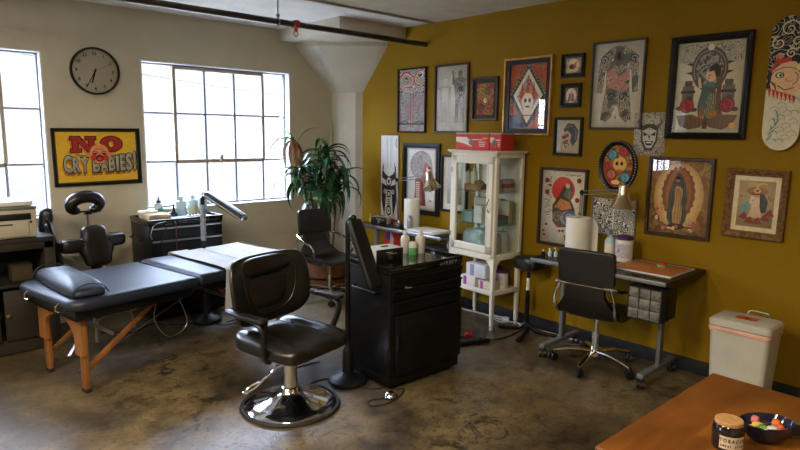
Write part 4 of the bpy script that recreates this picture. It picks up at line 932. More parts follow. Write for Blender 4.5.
# ------------------------------------------------------------------ treatment bed
def bed():
    ang = R(9.5)
    t = thing('treatment_bed', 'folding treatment bed with dark blue black vinyl top and beech wood legs', 'massage table', (.895, 3.73, 0), ang)
    # local: x along the length, y across, top at .62
    Zt, Wd = .615, .80
    def slab(x0, x1, z0, z1, rr, name, tilt=0, lab=None):
        b = MB(); n = 5; out = []
        def corner(cx, cy, a0, r):
            return [(cx+r*math.cos(R(a0+90*i/n)), cy+r*math.sin(R(a0+90*i/n))) for i in range(n+1)]
        r1, r2 = rr
        out = corner(x0+r1, 0+r1, 180, r1)+corner(x1-r2, r2, 270, r2)+corner(x1-r2, Wd-r2, 0, r2)+corner(x0+r1, Wd-r1, 90, r1)
        def ins(k, z): 
            cx, cy = (x0+x1)/2, Wd/2
            return [(cx+(p[0]-cx)*(1-k/(x1-x0)*2), cy+(p[1]-cy)*(1-k/Wd*2), z+tilt*(p[0]-x0)) for p in out]
        b.loft([ins(.03, z0), ins(.006, z0+.008), ins(0, z0+.025), ins(0, z1-.030), ins(.006, z1-.012), ins(.020, z1-.002), ins(.05, z1)])
        return b.build(name, M['blue_vinyl'], t, smooth=60)
    a = slab(0, .845, Zt-.075, Zt, (.09, .02), 'mattress_panel'); a2 = slab(.855, 1.26, Zt-.07, Zt+.012, (.02, .02), 'mattress_panel'); slab(1.265, 1.79, Zt-.075, Zt, (.02, .09), 'mattress_panel')
    b = MB(); b.box((.43, Wd/2, Zt-.105), (.78, Wd-.10, .06), .006); b.box((1.37, Wd/2, Zt-.105), (.72, Wd-.10, .06), .006); b.build('under_frame', M['black_metal'], t)
    # headpiece lip and outlet clips on the short end
    for y in (.16, .60):
        b = MB(); b.tube([(.002, y, Zt-.030), (-.018, y, Zt-.045), (-.018, y+.01, Zt-.075), (-.002, y, Zt-.085)], .005, 6); b.build('end_clip', M['chrome'], t)
    # arched wooden end panel with two legs
    def leg_end(x, s):
        y0, y1, zt, zb = .10, .70, Zt-.10, .30
        out = [(y0, zt), (y0+.02, .05)]
        b = MB(); n = 10
        arch = [(.40+.205*math.cos(R(180*i/n)), .33+.12*math.sin(R(180*i/n))) for i in range(n+1)]
        pts = [(y0, zt), (y0, .24), (y0+.095, .24)] + [(p[0], p[1]) for p in arch[::-1]] + [(y1-.095, .24), (y1, .24), (y1, zt)]
        b.prism(pts, .026, Matrix.Translation((x-.013, 0, 0)) @ Matrix(((0, 0, 1, 0), (1, 0, 0, 0), (0, 1, 0, 0), (0, 0, 0, 1)))); b.build('end_panel', M['beech'], t, smooth=30)
        for y in (y0+.045, y1-.045):
            b = MB(); b.box((x+s*.018, y, .29), (.030, .060, .46), .003); lg = b.build('leg', M['beech'], t)
            b = MB(); b.box((x+s*.018, y, .125), (.028, .044, .25), .003); b.build('leg_extension', M['beech'], lg)
            b = MB(); b.box((x+s*.018, y, .012), (.036, .06, .024), .004); b.build('rubber_foot', M['dark_rubber'], lg)
            for z in (.10, .155):
                b = MB(); b.lathe([(0, 0), (.012, .001), (.014, .010), (0, .014)], X=Matrix.Translation((x+s*.034, y, z)) @ Matrix.Rotation(s*R(90), 4, 'Y'), seg=12); b.build('knob', M['beech'], lg)
    leg_end(.10, 1); leg_end(1.69, -1)
    for y in (.15, .65):
        b = MB(); b.box((.39, y+.0, .325), (.64, .020, .034), .003, rot=Matrix.Rotation(R(-36), 4, 'Y')); b.build('diagonal_brace', M['beech'], t)
        b = MB(); b.box((1.43, y+.0, .335), (.66, .022, .040), .003, rot=Matrix.Rotation(R(41), 4, 'Y')); b.build('diagonal_brace', M['beech'], t)
        b = MB(); b.box((.18, y+.03, .42), (.36, .006, .022), rot=Matrix.Rotation(R(38), 4, 'Y')); b.build('strut', M['silver_paint'], t)
    b = MB(); b.box((.235, .36, .34), (.50, .026, .008), rot=Matrix.Rotation(R(-33), 4, 'Y') @ Matrix.Rotation(R(35), 4, 'Z')); b.build('cross_strut', M['steel'], t)
    b = MB()
    for y in (.17, .63):
        b.tube([(.09, y, .14), (.95, y, .50), (1.66, y, .14)], .003, 6); b.tube([(.09, y, .42), (.95, y, .50), (1.66, y, .42)], .0022, 6)
    b.tube(smooth_path([(.60, .12, .50), (.56, .10, .36), (.66, .1, .22), (.80, .1, .28), (.74, .12, .50)], 6), .003, 6)
    b.build('support_cable', M['steel'], t)
    # bolster and sheet: loose things lying on the bed
    X = Matrix.Translation((.895, 3.73, 0)) @ Matrix.Rotation(ang, 4, 'Z')
    c = X @ Vector((.175, .42, Zt+.001))
    p = thing('bolster_pillow', 'half round black vinyl bolster lying across the head of the treatment bed', 'pillow', c, ang-R(6))
    def half(q): 
        if q.z < 0: q.z *= .12
        q.x *= 1-.12*abs(q.y/.36)**3; return q
    b = MB(); b.cushion((0, 0, .011), (.225, .76, .165), .8, .22, nu=40, nv=24, fn=half); b.build('cushion_body', M['blue_vinyl'], p, smooth=80)
    for k in (-1, 1): b = MB(); b.tube(smooth_path([(-.105, k*.365, .015), (-.07, k*.372, .065), (0, k*.374, .083), (.07, k*.372, .065), (.105, k*.365, .015)], 4), .004, 6); b.build('piping', M['blue_vinyl'], p)
    s = thing('white_sheet', 'white cotton sheet spread over the far half of the treatment bed', 'sheet', X @ Vector((1.50, .40, Zt)), ang)
    def drape(u, v):
        x = -.42 + .0 + u*.72 + (.09*(v-.5)); w = (v-.5)*1.40; e = Wd/2+.006; r = .03
        top = .018 + (.013 if x < -.235 else .002)
        if abs(w) < e: y, z = w, top+.003*math.sin(x*17)*math.sin(w*9)
        else:
            k = abs(w)-e; y = math.copysign(e+.012+.010*math.sin(x*14+v)*min(1, k*6), w); z = top-k
        endx = .265
        if x > endx: z -= (x-endx)*.55; x = endx+(x-endx)*.5
        return Vector((x, y, z))
    b = MB(); b.grid(drape, 60, 60, .004); b.build('cloth', M['cloth'], s, smooth=50)
    b = MB()
    for x in (-.2, .0, .2): b.tube([(x, -.39, .0225), (x+.05, 0, .0225), (x+.09, .39, .0225)], .0016, 4)
    b.build('fold_crease', mat('sheet_crease', (.45, .46, .48), .9), s)
bed()

# ------------------------------------------------------------------ tool chests
def tool_chest(loc, rz, W, D, H, label, drawers, door, lettering, handle_mat, leather=None):
    t = thing('tool_chest', label, 'tool chest', loc, rz)
    cz = .085
    b = MB(); b.box((0, 0, cz+(H-cz-.03)/2), (W-.012, D-.012, H-cz-.03), .006); b.build('cabinet_body', M['black_metal'], t)
    b = MB(); b.box((0, 0, H-.030), (W, D, .026), .005)
    for p, d in (((0, -D/2+.006, H-.008), (W, .012, .030)), ((0, D/2-.006, H-.008), (W, .012, .030)), ((-W/2+.006, 0, H-.008), (.012, D, .030)), ((W/2-.006, 0, H-.008), (.012, D, .030))): b.box(p, d, .004)
    b.build('top_rim', M['black_gloss'], t)
    b = MB(); b.box((0, 0, H-.014), (W-.028, D-.028, .006)); b.build('glass_top', M['black_gloss'], t)
    z = H-.055
    for h in drawers:
        b = MB(); b.box((0, -D/2-.002, z-h/2), (W-.035, .016, h-.008), .004); d = b.build('drawer', M['black_metal'], t)
        b = MB(); b.prism([(0, 0), (.012, .002), (.016, -.004), (.013, -.014), (.009, -.012), (.010, -.006), (0, -.006)], W-.05, Matrix.Translation((-(W-.05)/2, -D/2-.010, z-.004)) @ Matrix(((0, 0, 1, 0), (-1, 0, 0, 0), (0, 1, 0, 0), (0, 0, 0, 1)))); b.build('pull_rail', handle_mat, d)
        z -= h
    if door:
        zb = cz+.01
        b = MB(); b.box((.02, -D/2-.003, (z+zb)/2), (W-.06, .018, z-zb-.012), .005); b.box((.02, -D/2-.013, (z+zb)/2), (W-.14, .004, z-zb-.10), .002); d = b.build('door', M['black_metal'], t)
        b = MB(); b.box((-W/2+.055, -D/2-.018, (z+zb)/2+.02), (.012, .016, .10), .004); b.build('handle', M['black_plastic'], d)
    if lettering:
        b = MB(); b.text(lettering, .036, Matrix.Translation((W/2-.120, -D/2-.0012, H-.026)) @ AX, .0006, 1.1, offset=.0012)
        b.poly([(W/2-.205+dx, -D/2-.0014, H-.026+dz) for dx, dz in ((-.016, 0), (0, -.012), (.016, 0), (0, .012))]); b.build('lettering', M['silver_paint'], t, smooth=0)
    for x in (-W/2+.07, W/2-.07):
        for y in (-D/2+.06, D/2-.06):
            b = MB(); caster(b, x, y, 0, .030, .4); b.build('caster', M['dark_rubber'], t)
    b = MB(); b.box((0, 0, .055), (W-.02, D-.02, .07), .004); b.build('base_skirt', M['black_metal'], t)
    b = MB(); b.tube([(-W/2-.002, -.12, H-.16), (-W/2-.035, -.12, H-.165), (-W/2-.035, .12, H-.165), (-W/2-.002, .12, H-.16)], .008, 8); b.build('side_handle', M['black_metal'], t)
    return t
ch = tool_chest((2.715, 2.865, 0), R(-1.5), .645, .43, .785, 'glossy black rolling tool chest with bottles on top in the middle of the room', [.075, .075, .09], True, 'HUSKY', M['black_metal'])
b = MB(); b.cyl((-.20, -.222, .655), (-.20, -.236, .655), .011); b.tube([(-.20, -.236, .655), (-.185, -.25, .66), (-.165, -.245, .655)], .005, 6)
o = b.build('key_lock', M['chrome'], ch)
tool_chest((2.135, 5.20, 0), R(0), .66, .42, .86, 'black rolling drawer cart with steel drawer pulls under the window', [.11, .14, .20, .22], False, None, M['steel'])

# ------------------------------------------------------------------ bottles and boxes
def bottle(name, loc, prof, m, label, cat, cap=None, capm=None, liquid=None, lm=None, wrap=None, wm=None, rz=0., sx=1, sy=1, nozzle=None, text=None, group=None, name_cap='cap'):
    t = thing(name, label, cat, loc, rz, group)
    b = MB(); b.lathe(prof, sx=sx, sy=sy, seg=24); b.build('bottle_body', m, t, smooth=50)
    if cap: b = MB(); b.lathe(cap, seg=20); b.build(name_cap, capm or M['white_plastic'], t)
    if liquid: b = MB(); b.lathe(liquid, sx=sx, sy=sy, seg=24); b.build('liquid', lm, t)
    if wrap: b = MB(); b.lathe([(wrap[0], wrap[1]), (wrap[0], wrap[2])], sx=sx, sy=sy, seg=24); b.build('label', wm, t)
    if nozzle: b = MB(); nozzle(b); b.build('nozzle', capm or M['black_plastic'], t)
    return t
M['frosted'] = mat('frosted_plastic', (.62, .60, .50), .45, var=.05)
M['clear_frost'] = mat('pale_blue_frosted_plastic', (.52, .68, .74), .4, var=.05)
M['green_soap'] = mat('green_soap_bottle', (.10, .36, .12), .35, var=.15)
M['teal'] = mat('teal_liquid', (.08, .38, .34), .3, var=.1)
M['yellow_liq'] = mat('pale_yellow_liquid', (.62, .60, .36), .3, var=.05)
M['purple'] = mat('purple_plastic', (.075, .022, .12), .4, var=.1)
M['lbl'] = mat('printed_label', (.62, .56, .58), .7, var=.06, scale=90, col2=(.42, .36, .46))
def squeeze(r, h): return [(0, 0), (r*.92, 0), (r, .006), (r, h*.78), (r*.85, h*.86), (r*.4, h*.92), (r*.38, h)]
def spout(z, r=.012, h=.04):
    return lambda b: b.lathe([(0, z-.005), (r*1.2, z-.005), (r*1.2, z+h*.3), (r*.5, z+h*.45), (r*.25, z+h), (0, z+h)], seg=12)
TZ = .774
bottle('squeeze_bottle', (2.855, 2.945, TZ), squeeze(.030, .10), M['frosted'], 'small squeeze bottle half full of green soap on the black tool chest', 'bottle', nozzle=spout(.095, .010, .03), capm=M['black_plastic'], liquid=[(0, .001), (.0305, .001), (.0306, .05), (0, .05)], lm=M['green_soap'])
bottle('square_bottle', (2.935, 2.955, TZ), squeeze(.041, .14), M['frosted'], 'frosted square bottle right of the green soap bottle on the tool chest', 'bottle', cap=[(0, .158), (.013, .158), (.014, .138), (0, .138)], rz=.4, sx=1, sy=.8)
bottle('square_bottle', (2.845, 3.015, TZ), squeeze(.036, .14), M['frosted'], 'frosted bottle behind and left of the green soap bottle on the tool chest', 'bottle', cap=[(0, .158), (.013, .158), (.014, .138), (0, .138)], rz=.4, sx=1, sy=.8)
def psu(loc, rz, label, w=.15, d=.11, h=.075, dial='round'):
    t = thing('power_supply', label, 'power supply', loc, rz)
    b = MB(); b.box((0, 0, h/2), (w, d, h), .003); b.build('housing', M['white_plastic'], t)
    b = MB(); b.box((0, -d/2-.002, h/2), (w-.002, .005, h-.002), .002); f = b.build('front_panel', M['black_plastic'], t)
    b = MB(); b.lathe([(0, .012), (.012, .012), (.014, 0), (0, 0)], X=Matrix.Translation((.0, -d/2-.004, h*.32)) @ AX, seg=16); b.build('dial', M['steel'], f)
    b = MB(); b.box((-.005, -d/2-.005, h*.72), (.05, .001, .004)); b.box((.02, -d/2-.005, h*.60), (.07, .001, .003)); b.build('panel_marking', M['white_plastic'], f, smooth=0)
    b = MB(); b.box((.01, .0, h+.003), (.05, .02, .006), .002); b.build('carry_tab', M['black_plastic'], t)
    return t
psu((2.585, 2.95, TZ), R(-6), 'white and black power supply box on the left of the tool chest top', .215, .15, .085)
t = thing('dye_bottle', 'small yellow bottle at the rear left corner of the tool chest', 'bottle', (2.475, 3.045, TZ)); b = MB(); b.lathe([(0, 0), (.014, 0), (.015, .022), (.006, .034), (.003, .045), (0, .045)], seg=14); b.build('bottle_body', mat('yellow_plastic', (.68, .48, .03), .4), t)

# cart under the window: things on top
CZ = .849
bottle('dropper_bottle', (2.02, 5.30, CZ), squeeze(.036, .13), M['clear_frost'], 'small teal bottle with black dropper top, leftmost on the window cart', 'bottle', nozzle=spout(.13, .016, .05), capm=M['black_plastic'], liquid=[(0, .001), (.0365, .002), (.0366, .075), (0, .075)], lm=M['teal'])
t = thing('ink_bottle', 'black pointed bottle on the window cart', 'bottle', (2.11, 5.20, CZ)); b = MB(); b.lathe([(0, 0), (.030, 0), (.032, .03), (.014, .05), (.010, .08), (.003, .12), (0, .12)], seg=16); b.build('bottle_body', M['black_plastic'], t)
bottle('wash_bottle', (2.21, 5.28, CZ), squeeze(.044, .15), M['clear_frost'], 'wide pale blue translucent bottle in the middle of the window cart', 'bottle', cap=[(0, .17), (.018, .17), (.019, .148), (0, .148)], capm=M['clear_frost'])
bottle('wash_bottle', (2.345, 5.34, CZ), squeeze(.048, .15), M['clear_frost'], 'bottle with pale yellow liquid on the window cart', 'bottle', cap=[(0, .17), (.016, .17), (.017, .148), (0, .148)], liquid=[(0, .001), (.0485, .002), (.0486, .08), (0, .08)], lm=M['yellow_liq'])
bottle('wash_bottle', (2.435, 5.32, CZ), squeeze(.038, .17), M['clear_frost'], 'taller pale bottle with teal base beside the yellow one on the window cart', 'bottle', cap=[(0, .195), (.014, .195), (.015, .168), (0, .168)], liquid=[(0, .001), (.0385, .002), (.0386, .04), (0, .04)], lm=M['teal'])
t = thing('paper_bag', 'crumpled tan and white paper bundle at the left end of the window cart', 'paper', (1.93, 5.17, CZ)); b = MB()
rn = random.Random(4); b.cushion((0, 0, .028), (.21, .26, .055), .5, .4, nu=20, nv=10, fn=lambda p: p*(1+rn.uniform(-.06, .06))); b.build('bundle', mat('kraft_paper', (.42, .32, .19), .8, var=.25), t, smooth=20)
b = MB(); b.cushion((-.03, .08, .058), (.16, .12, .03), .5, .5, nu=16, nv=8, fn=lambda p: p*(1+rn.uniform(-.08, .08))); b.build('paper_sheet', M['paper'], t, smooth=20)
t = thing('instrument_tray', 'blue cloth and small tray on the front of the window cart', 'tray', (2.18, 5.11, CZ)); b = MB(); b.box((.05, 0, .004), (.34, .15, .008), .003); b.build('cloth', mat('pale_blue_cloth', (.45, .58, .74), .8), t)
b = MB(); b.box((.09, -.01, .016), (.17, .05, .016), .003); b.build('rack', M['white_plastic'], t); b = MB()
for k in range(5): b.cyl((.03+k*.03, -.01, .022), (.03+k*.03, -.01, .034), .009, seg=10)
b.build('ink_cups', M['black_plastic'], t)
t = thing('machine_cable', 'red and black cables hanging from the left of the window cart', 'cable', (1.97, 4.975, .80)); b = MB()
b.tube(smooth_path([(0, .02, .045), (-.02, -.02, .02), (-.07, -.02, -.12), (-.05, -.03, -.3), (-.10, -.02, -.45)], 6), .004, 6); b.build('black_cord', M['dark_rubber'], t)
b = MB(); b.tube(smooth_path([(.06, .02, .045), (.055, -.02, .02), (.05, -.03, -.15), (.06, -.03, -.40)], 6), .0035, 6); b.build('red_cord', mat('dark_red_rubber', (.16, .03, .02), .5), t)
b = MB(); b.tube(smooth_path([(-.02, .0, .05), (-.12, -.01, .03), (-.15, 0, -.05), (-.14, 0, -.09)], 6), .003, 6); b.build('clip_cord', M['steel'], t)

# ------------------------------------------------------------------ massage chair by the back wall
def massage_chair():
    t = thing('massage_chair', 'black padded massage chair with horseshoe face rest against the white back wall', 'massage chair', (1.40, 5.02, 0), R(10))
    b = MB(); n = 22; pts = []
    for i in range(n+1):
        a = R(-48+276*i/n); pts.append((.108*math.cos(a)-.052, -.02*math.sin(a), .060*math.sin(a)+1.035))
    b.tube(pts, lambda q: .056*(1-.22*(2*q-1)**4), 14, flat=(.85, .85)); b.cushion(pts[0], (.075, .075, .065), 1, 1); b.cushion(pts[-1], (.075, .075, .065), 1, 1)
    b.build('face_rest', M['black_leather'], t, smooth=80)
    b = MB(); b.box((-.02, .03, .975), (.16, .012, .012)); b.cyl((-.10, .0, .975), (-.10, .06, .975), .010); b.cyl((.06, .0, .975), (.06, .06, .975), .010); b.box((-.02, .03, .965), (.05, .04, .03), .005); b.build('face_rest_bracket', M['black_metal'], t)
    b = MB(); b.tube([(-.02, .04, .97), (-.01, .06, .90), (0, .08, .80)], .009, 8); b.build('neck_rod', M['steel'], t)
    def hour(p): 
        q = p.z/.16; p.x *= (.92+.12*math.cos(q*5.2) - .05*q); return p
    b = MB(); b.cushion((.02, .02, .700), (.27, .11, .33), .65, .6, rot=Matrix.Rotation(R(-14), 4, 'X'), nu=36, nv=24, fn=hour); b.build('chest_pad', M['black_leather'], t, smooth=80)
    for k, x, z in ((-1, -.140, .715), (1, .160, .730)):
        b = MB(); b.cushion((x, -.01+.05, z), (.20, .12, .105), .5, .5, rot=Matrix.Rotation(R(k*8), 4, 'Z'), nu=28); b.build('arm_pad', M['black_leather'], t, smooth=80)
    b = MB(); b.tube([(-.14, .07, .71), (.0, .09, .69), (.18, .07, .71)], .012, 8); b.build('arm_bar', M['black_metal'], t)
    b = MB(); b.box((.03, .05, .50), (.07, .05, .30), .01, rot=Matrix.Rotation(R(-12), 4, 'X')); b.build('stem', M['black_plastic'], t)
    b = MB(); b.cushion((.03, -.16, .40), (.30, .30, .09), .4, .5, rot=Matrix.Rotation(R(14), 4, 'X')); b.build('seat_pad', M['black_leather'], t, smooth=80)
    b = MB(); b.cyl((.05, -.03, .54), (.055, -.03, .49), .010); b.box((.09, .0, .50), (.03, .02, .10), .004); b.build('adjuster', M['cream_plastic'], t)
    for y0, y1, z0 in ((-.27, .12, .30),):
        b = MB(); b.tube(smooth_path([(-.14, -.24, .012), (-.14, -.24, .10), (-.12, -.23, .165), (.0, -.20, .185), (.14, -.16, .175), (.21, -.13, .10), (.21, -.13, .012)], 5), .013, 8); b.build('base_frame', M['cream_plastic'], t)
    b = MB(); b.tube([(.03, -.19, .185), (.04, .05, .40), (.03, .16, .012)], .014, 8); b.build('rear_strut', M['cream_plastic'], t)
massage_chair()

# ------------------------------------------------------------------ wooden cabinet, printer and folded chair at the left edge
M['old_wood'] = mat('old_brown_wood', (.017, .012, .007), .65, var=.45, scale=5, stretch=(.3, 1, 1), bump=.2, bscale=40)
def wooden_cabinet():
    t = thing('wooden_cabinet', 'dark old wooden cabinet with an open shelf under the printer', 'cabinet', (.735, 5.13, 0))
    W, D, H = .72, .50, .835; q = M['old_wood']
    b = MB(); b.box((0, 0, H-.018), (W, D, .036), .004); b.box((-W/2+.035, 0, H/2), (.07, D-.01, H-.01), .003); b.box((W/2-.035, 0, H/2), (.07, D-.01, H-.01), .003)
    b.box((0, D/2-.01, H/2), (W-.02, .015, H-.03)); b.box((0, 0, .50), (W-.10, D-.03, .024)); b.box((0, 0, .06), (W-.10, D-.03, .1)); b.box((0, -D/2+.02, H-.06), (W-.02, .03, .05), .003)
    b.build('carcass', q, t)
    b = MB(); b.box((-.15, -D/2+.004, .29), (.27, .022, .36), .004); d = b.build('door', q, t); b = MB(); b.cyl((-.03, -D/2-.004, .3), (-.03, -D/2-.03, .3), .012); b.build('knob', M['brass'], d)
    b = MB(); b.box((.15, -D/2+.004, .29), (.27, .022, .36), .004); d = b.build('door', q, t); b = MB(); b.cyl((.03, -D/2-.004, .3), (.03, -D/2-.03, .3), .012); b.build('knob', M['brass'], d)
    t2 = thing('storage_box', 'small dull yellow box on the open shelf of the wooden cabinet', 'box', (.895, 5.05, .513)); b = MB(); b.box((0, 0, .055), (.13, .14, .11), .004); b.build('carton', mat('dull_yellow_card', (.045, .032, .010), .8), t2); b = MB(); b.box((0, 0, .108), (.135, .145, .012), .002); b.build('lid', mat('dull_yellow_lid', (.03, .024, .010), .8), t2)
wooden_cabinet()
def printer():
    t = thing('printer', 'cream multifunction printer on the wooden cabinet in front of the left window', 'printer', (.775, 5.05, .836))
    b = MB(); b.box((0, 0, .105), (.43, .36, .20), .012); b.build('body', M['cream_plastic'], t)
    b = MB(); b.box((.0, -.179, .155), (.36, .012, .045), .003); b.build('paper_slot', M['black_plastic'], t)
    b = MB(); b.box((-.02, -.184, .07), (.36, .012, .105), .005); f = b.build('front_flap', M['cream_plastic'], t); b = MB(); b.box((.02, -.192, .105), (.09, .008, .008), .002); b.cyl((.175, -.181, .115), (.175, -.188, .115), .008); b.build('flap_grip', M['black_plastic'], f)
    b = MB(); b.box((0, 0, .215), (.435, .37, .022), .006); b.build('scanner_bed', M['silver_paint'], t)
    b = MB(); b.box((-.01, .01, .245), (.42, .34, .035), .010); b.build('scanner_lid', M['white_plastic'], t)
    b = MB(); b.box((-.215+.02, -.18, .02), (.03, .02, .05)); b.build('power_label', M['black_plastic'], t)
printer()
def folding_chair():
    t = thing('folded_chair', 'folded black padded chair leaning beside the wooden cabinet', 'chair', (1.155, 5.15, 0), R(-12))
    b = MB(); b.cushion((-.05, .0, .905), (.10, .11, .21), .6, .6, rot=Matrix.Rotation(R(8), 4, 'Y'), nu=24); b.build('round_pad', M['black_leather'], t, smooth=80)
    X = Matrix.Rotation(R(-11), 4, 'Y')
    b = MB(); b.cushion((.02, .02, .60), (.06, .30, .62), .25, .4, rot=X); b.build('backrest', M['black_leather'], t, smooth=80)
    b = MB()
    for y in (-.13, .16): b.tube([(-.035, y, .93), (.11, y, .0)], .013, 8)
    b.tube([(-.035, -.13, .93), (-.035, .16, .93)], .013, 8); b.build('frame', M['black_metal'], t)
    for z in (.86, .76, .66):
        b = MB(); x = .0+(.9-z)*.19; b.lathe([(0, .006), (.006, .004), (.007, 0), (0, 0)], X=Matrix.Translation((x+.0, -.15, z)) @ AX, seg=10); b.build('rivet', M['steel'], t)
folding_chair()

# ------------------------------------------------------------------ potted dracaena
def wicker_mat():
    m = mat('woven_wicker', (.33, .115, .030), .6, var=.2, scale=30); nt = m.node_tree; p = nt.nodes['Principled BSDF']
    tc = nt.nodes.new('ShaderNodeTexCoord'); w = nt.nodes.new('ShaderNodeTexWave'); w.bands_direction = 'Z'; w.inputs['Scale'].default_value = 22; w.inputs['Distortion'].default_value = 2
    nt.links.new(tc.outputs['Object'], w.inputs['Vector']); bp = nt.nodes.new('ShaderNodeBump'); bp.inputs['Strength'].default_value = .8; bp.inputs['Distance'].default_value = .01
    nt.links.new(w.outputs['Fac'], bp.inputs['Height']); nt.links.new(bp.outputs[0], p.inputs['Normal']); return m
def plant():
    t = thing('potted_plant', 'large leafy dracaena with a few dry brown leaves in a wicker basket by the column', 'plant', (3.66, 5.10, 0))
    b = MB(); b.lathe([(0, .0), (.19, .0), (.20, .02), (.215, .15), (.225, .30), (.235, .315), (.215, .32), (.205, .28), (0, .28)], seg=40); bk = b.build('basket', wicker_mat(), t)
    b = MB(); b.lathe([(.207, .10), (.216, .10), (.2175, .125), (.207, .125)], seg=40); b.build('basket_band', M['black_plastic'], bk)
    b = MB(); b.lathe([(0, .285), (.20, .287), (.20, .281), (0, .281)], seg=24); b.build('soil', mat('potting_soil', (.03, .02, .012), .95, bump=.5), t)
    rn = random.Random(11); tips = []
    for k, (x, y, h, lx) in enumerate([(-.05, 0, 1.26, -.24), (.04, .02, 1.40, -.02), (.0, -.06, 1.16, -.14), (.05, -.05, 1.22, .06), (-.08, -.02, 1.52, -.32)]):
        p = smooth_path([(x, y, .28), (x*1.2+lx*.2, y, .6), (x+lx*.55, y-.02, .9), (x+lx, y-.03, h)], 5)
        b = MB(); b.tube(p, lambda q: .017-.004*q, 8); b.build('cane', mat('plant_cane', (.17, .13, .07), .8, var=.3, bump=.3), t); tips.append(p[-1])
    def leaf(b, base, az, L, w, lift, droop, tw=0):
        n = 9; c, s = math.cos(az), math.sin(az); side = Vector((-s, c, 0)); rows = []
        x = z = 0; a = lift
        for i in range(n+1):
            q = i/n; pos = base+Vector((c*x, s*x, z)); ww = w*(.35+.65*math.sin(math.pi*min(1, q*1.15+.12)))*(1 if q < .6 else max(0.02, 1-((q-.6)/.4)**1.6))
            pos.x = min(pos.x, .50); pos.y = min(pos.y, .34)
            rows.append([pos-side*ww/2+Vector((0, 0, ww*.22)), pos, pos+side*ww/2+Vector((0, 0, ww*.22))])
            a -= droop/n*(1+.6*q); x += L/n*math.cos(a); z += L/n*math.sin(a)
        t_ = bmesh.new(); V = [[t_.verts.new(p) for p in r] for r in rows]
        for i in range(n):
            for k in range(2): t_.faces.new([V[i][k], V[i][k+1], V[i+1][k+1], V[i+1][k]])
        b.add(t_)
    g1 = mat('dracaena_leaf', (.024, .085, .032), .26, var=.6, scale=6, spec=.7); g2 = mat('young_leaf', (.10, .22, .025), .4, var=.3); br = mat('dry_leaf', (.20, .075, .03), .7, var=.4)
    b = MB()
    for ti, tp in enumerate(tips[:4]):
        for k in range(30):
            az = rn.uniform(0, 6.283); lift = rn.uniform(.0, 1.35); L = rn.uniform(.32, .50)
            base = Vector(tp)+Vector((0, 0, rn.uniform(-.25, .04)))
            leaf(b, base, az, L, rn.uniform(.048, .072), lift, rn.uniform(1.5, 2.7))
    b.build('foliage', g1, t, smooth=60)
    b = MB(); tp = Vector(tips[4])
    for az, L, li, dr in ((2.9, .30, 1.0, .8), (3.6, .28, .9, 2.3), (2.2, .22, 1.2, 1.2)): leaf(b, tp, az, L, .045, li, dr)
    leaf(b, tp+Vector((.02, -.03, -.05)), -.6, .34, .05, 1.5, 1.4); leaf(b, Vector((-.12, -.1, .92)), -1.5, .25, .06, -.2, 1.2)
    b.build('young_foliage', g2, t, smooth=60)
    b = MB()
    for az, L, li, dr in ((3.1, .34, .5, 1.4), (3.5, .36, .1, 1.9), (2.6, .33, -.1, 1.9), (-2.5, .36, -.3, 1.8), (-2.0, .40, -.2, 1.6), (-1.3, .36, -.5, 1.4), (4.3, .33, .0, 2.1)): leaf(b, tp, az, L, .046, li, dr)
    b.build('dry_foliage', br, t, smooth=60)
plant()

# ------------------------------------------------------------------ desks and lamps on the mustard wall side
def desk_lamp(loc, rz, p_elbow, p_head, head_dir, label):
    """balanced-arm lamp; points are offsets from the base"""
    t = thing('desk_lamp', label, 'desk lamp', loc)
    b = MB(); b.lathe([(0, 0), (.055, 0), (.055, .012), (.02, .02), (.012, .045), (0, .045)], seg=24); b.build('base', M['steel'], t)
    e, h = Vector(p_elbow), Vector(p_head)
    for nm, a, c in (('lower_arm', Vector((0, 0, .04)), e), ('upper_arm', e, h)):
        d = (c-a).normalized(); s = d.cross(Vector((0, 0, 1))).normalized() if abs(d.z) < .95 else Vector((0, 1, 0)); off = s.cross(d)*.013
        b = MB(); b.tube([a+off, c+off], .0042, 6); b.tube([a-off, c-off], .0042, 6)
        if nm == 'lower_arm': b.tube([a+(c-a)*.1+off*1.6+s*.01, a+(c-a)*.4+off*1.6+s*.01], .007, 8)
        b.build(nm, M['silver_paint'], t)
    b = MB(); b.cushion(e, (.035, .035, .045), 1, 1, nu=12, nv=8); b.build('elbow_joint', M['black_plastic'], t)
    q = Vector(head_dir).to_track_quat('Z', 'Y').to_matrix().to_4x4()
    X = Matrix.Translation(h) @ q
    b = MB(X); b.lathe([(0, -.045), (.028, -.045), (.032, -.035), (.034, .01), (.040, .03), (.062, .07), (.088, .115), (.084, .115), (.058, .07), (.036, .03), (.030, .0), (0, .0)], seg=36); b.build('lamp_shade', M['brass'], t)
    b = MB(X); b.lathe([(0, .0), (.022, .02), (.028, .05), (.02, .075), (0, .085)], seg=16); b.build('bulb', M['white_plastic'], t)
    return t

def paper_roll(loc, r, h, label, tail=None, rz=0.):
    t = thing('paper_roll', label, 'paper roll', loc, rz)
    b = MB(); b.lathe([(.02, 0), (r, 0), (r+.001, .004), (r+.001, h-.004), (r, h), (.02, h), (.02, 0)], seg=36); b.build('roll', M['paper'], t)
    b = MB(); b.lathe([(.0195, .001), (.0195, h+.001), (.016, h+.001), (.016, .001)], seg=20); b.build('core', mat('grey_card', (.35, .30, .23), .9), t)
    if tail:
        b = MB()
        def f(u, v):
            a = R(-70)+u*1.2; q = u
            p0 = Vector((r*1.01*math.cos(R(-35)), r*1.01*math.sin(R(-35)), 0)); d = Vector((tail[0], tail[1], 0))*q
            z = h*(v*(1-.30*q**2)); return p0+d+Vector((0, .006*math.sin(q*6), z))
        b.grid(f, 10, 6, .0015); b.build('loose_sheet', M['paper'], t)
    return t

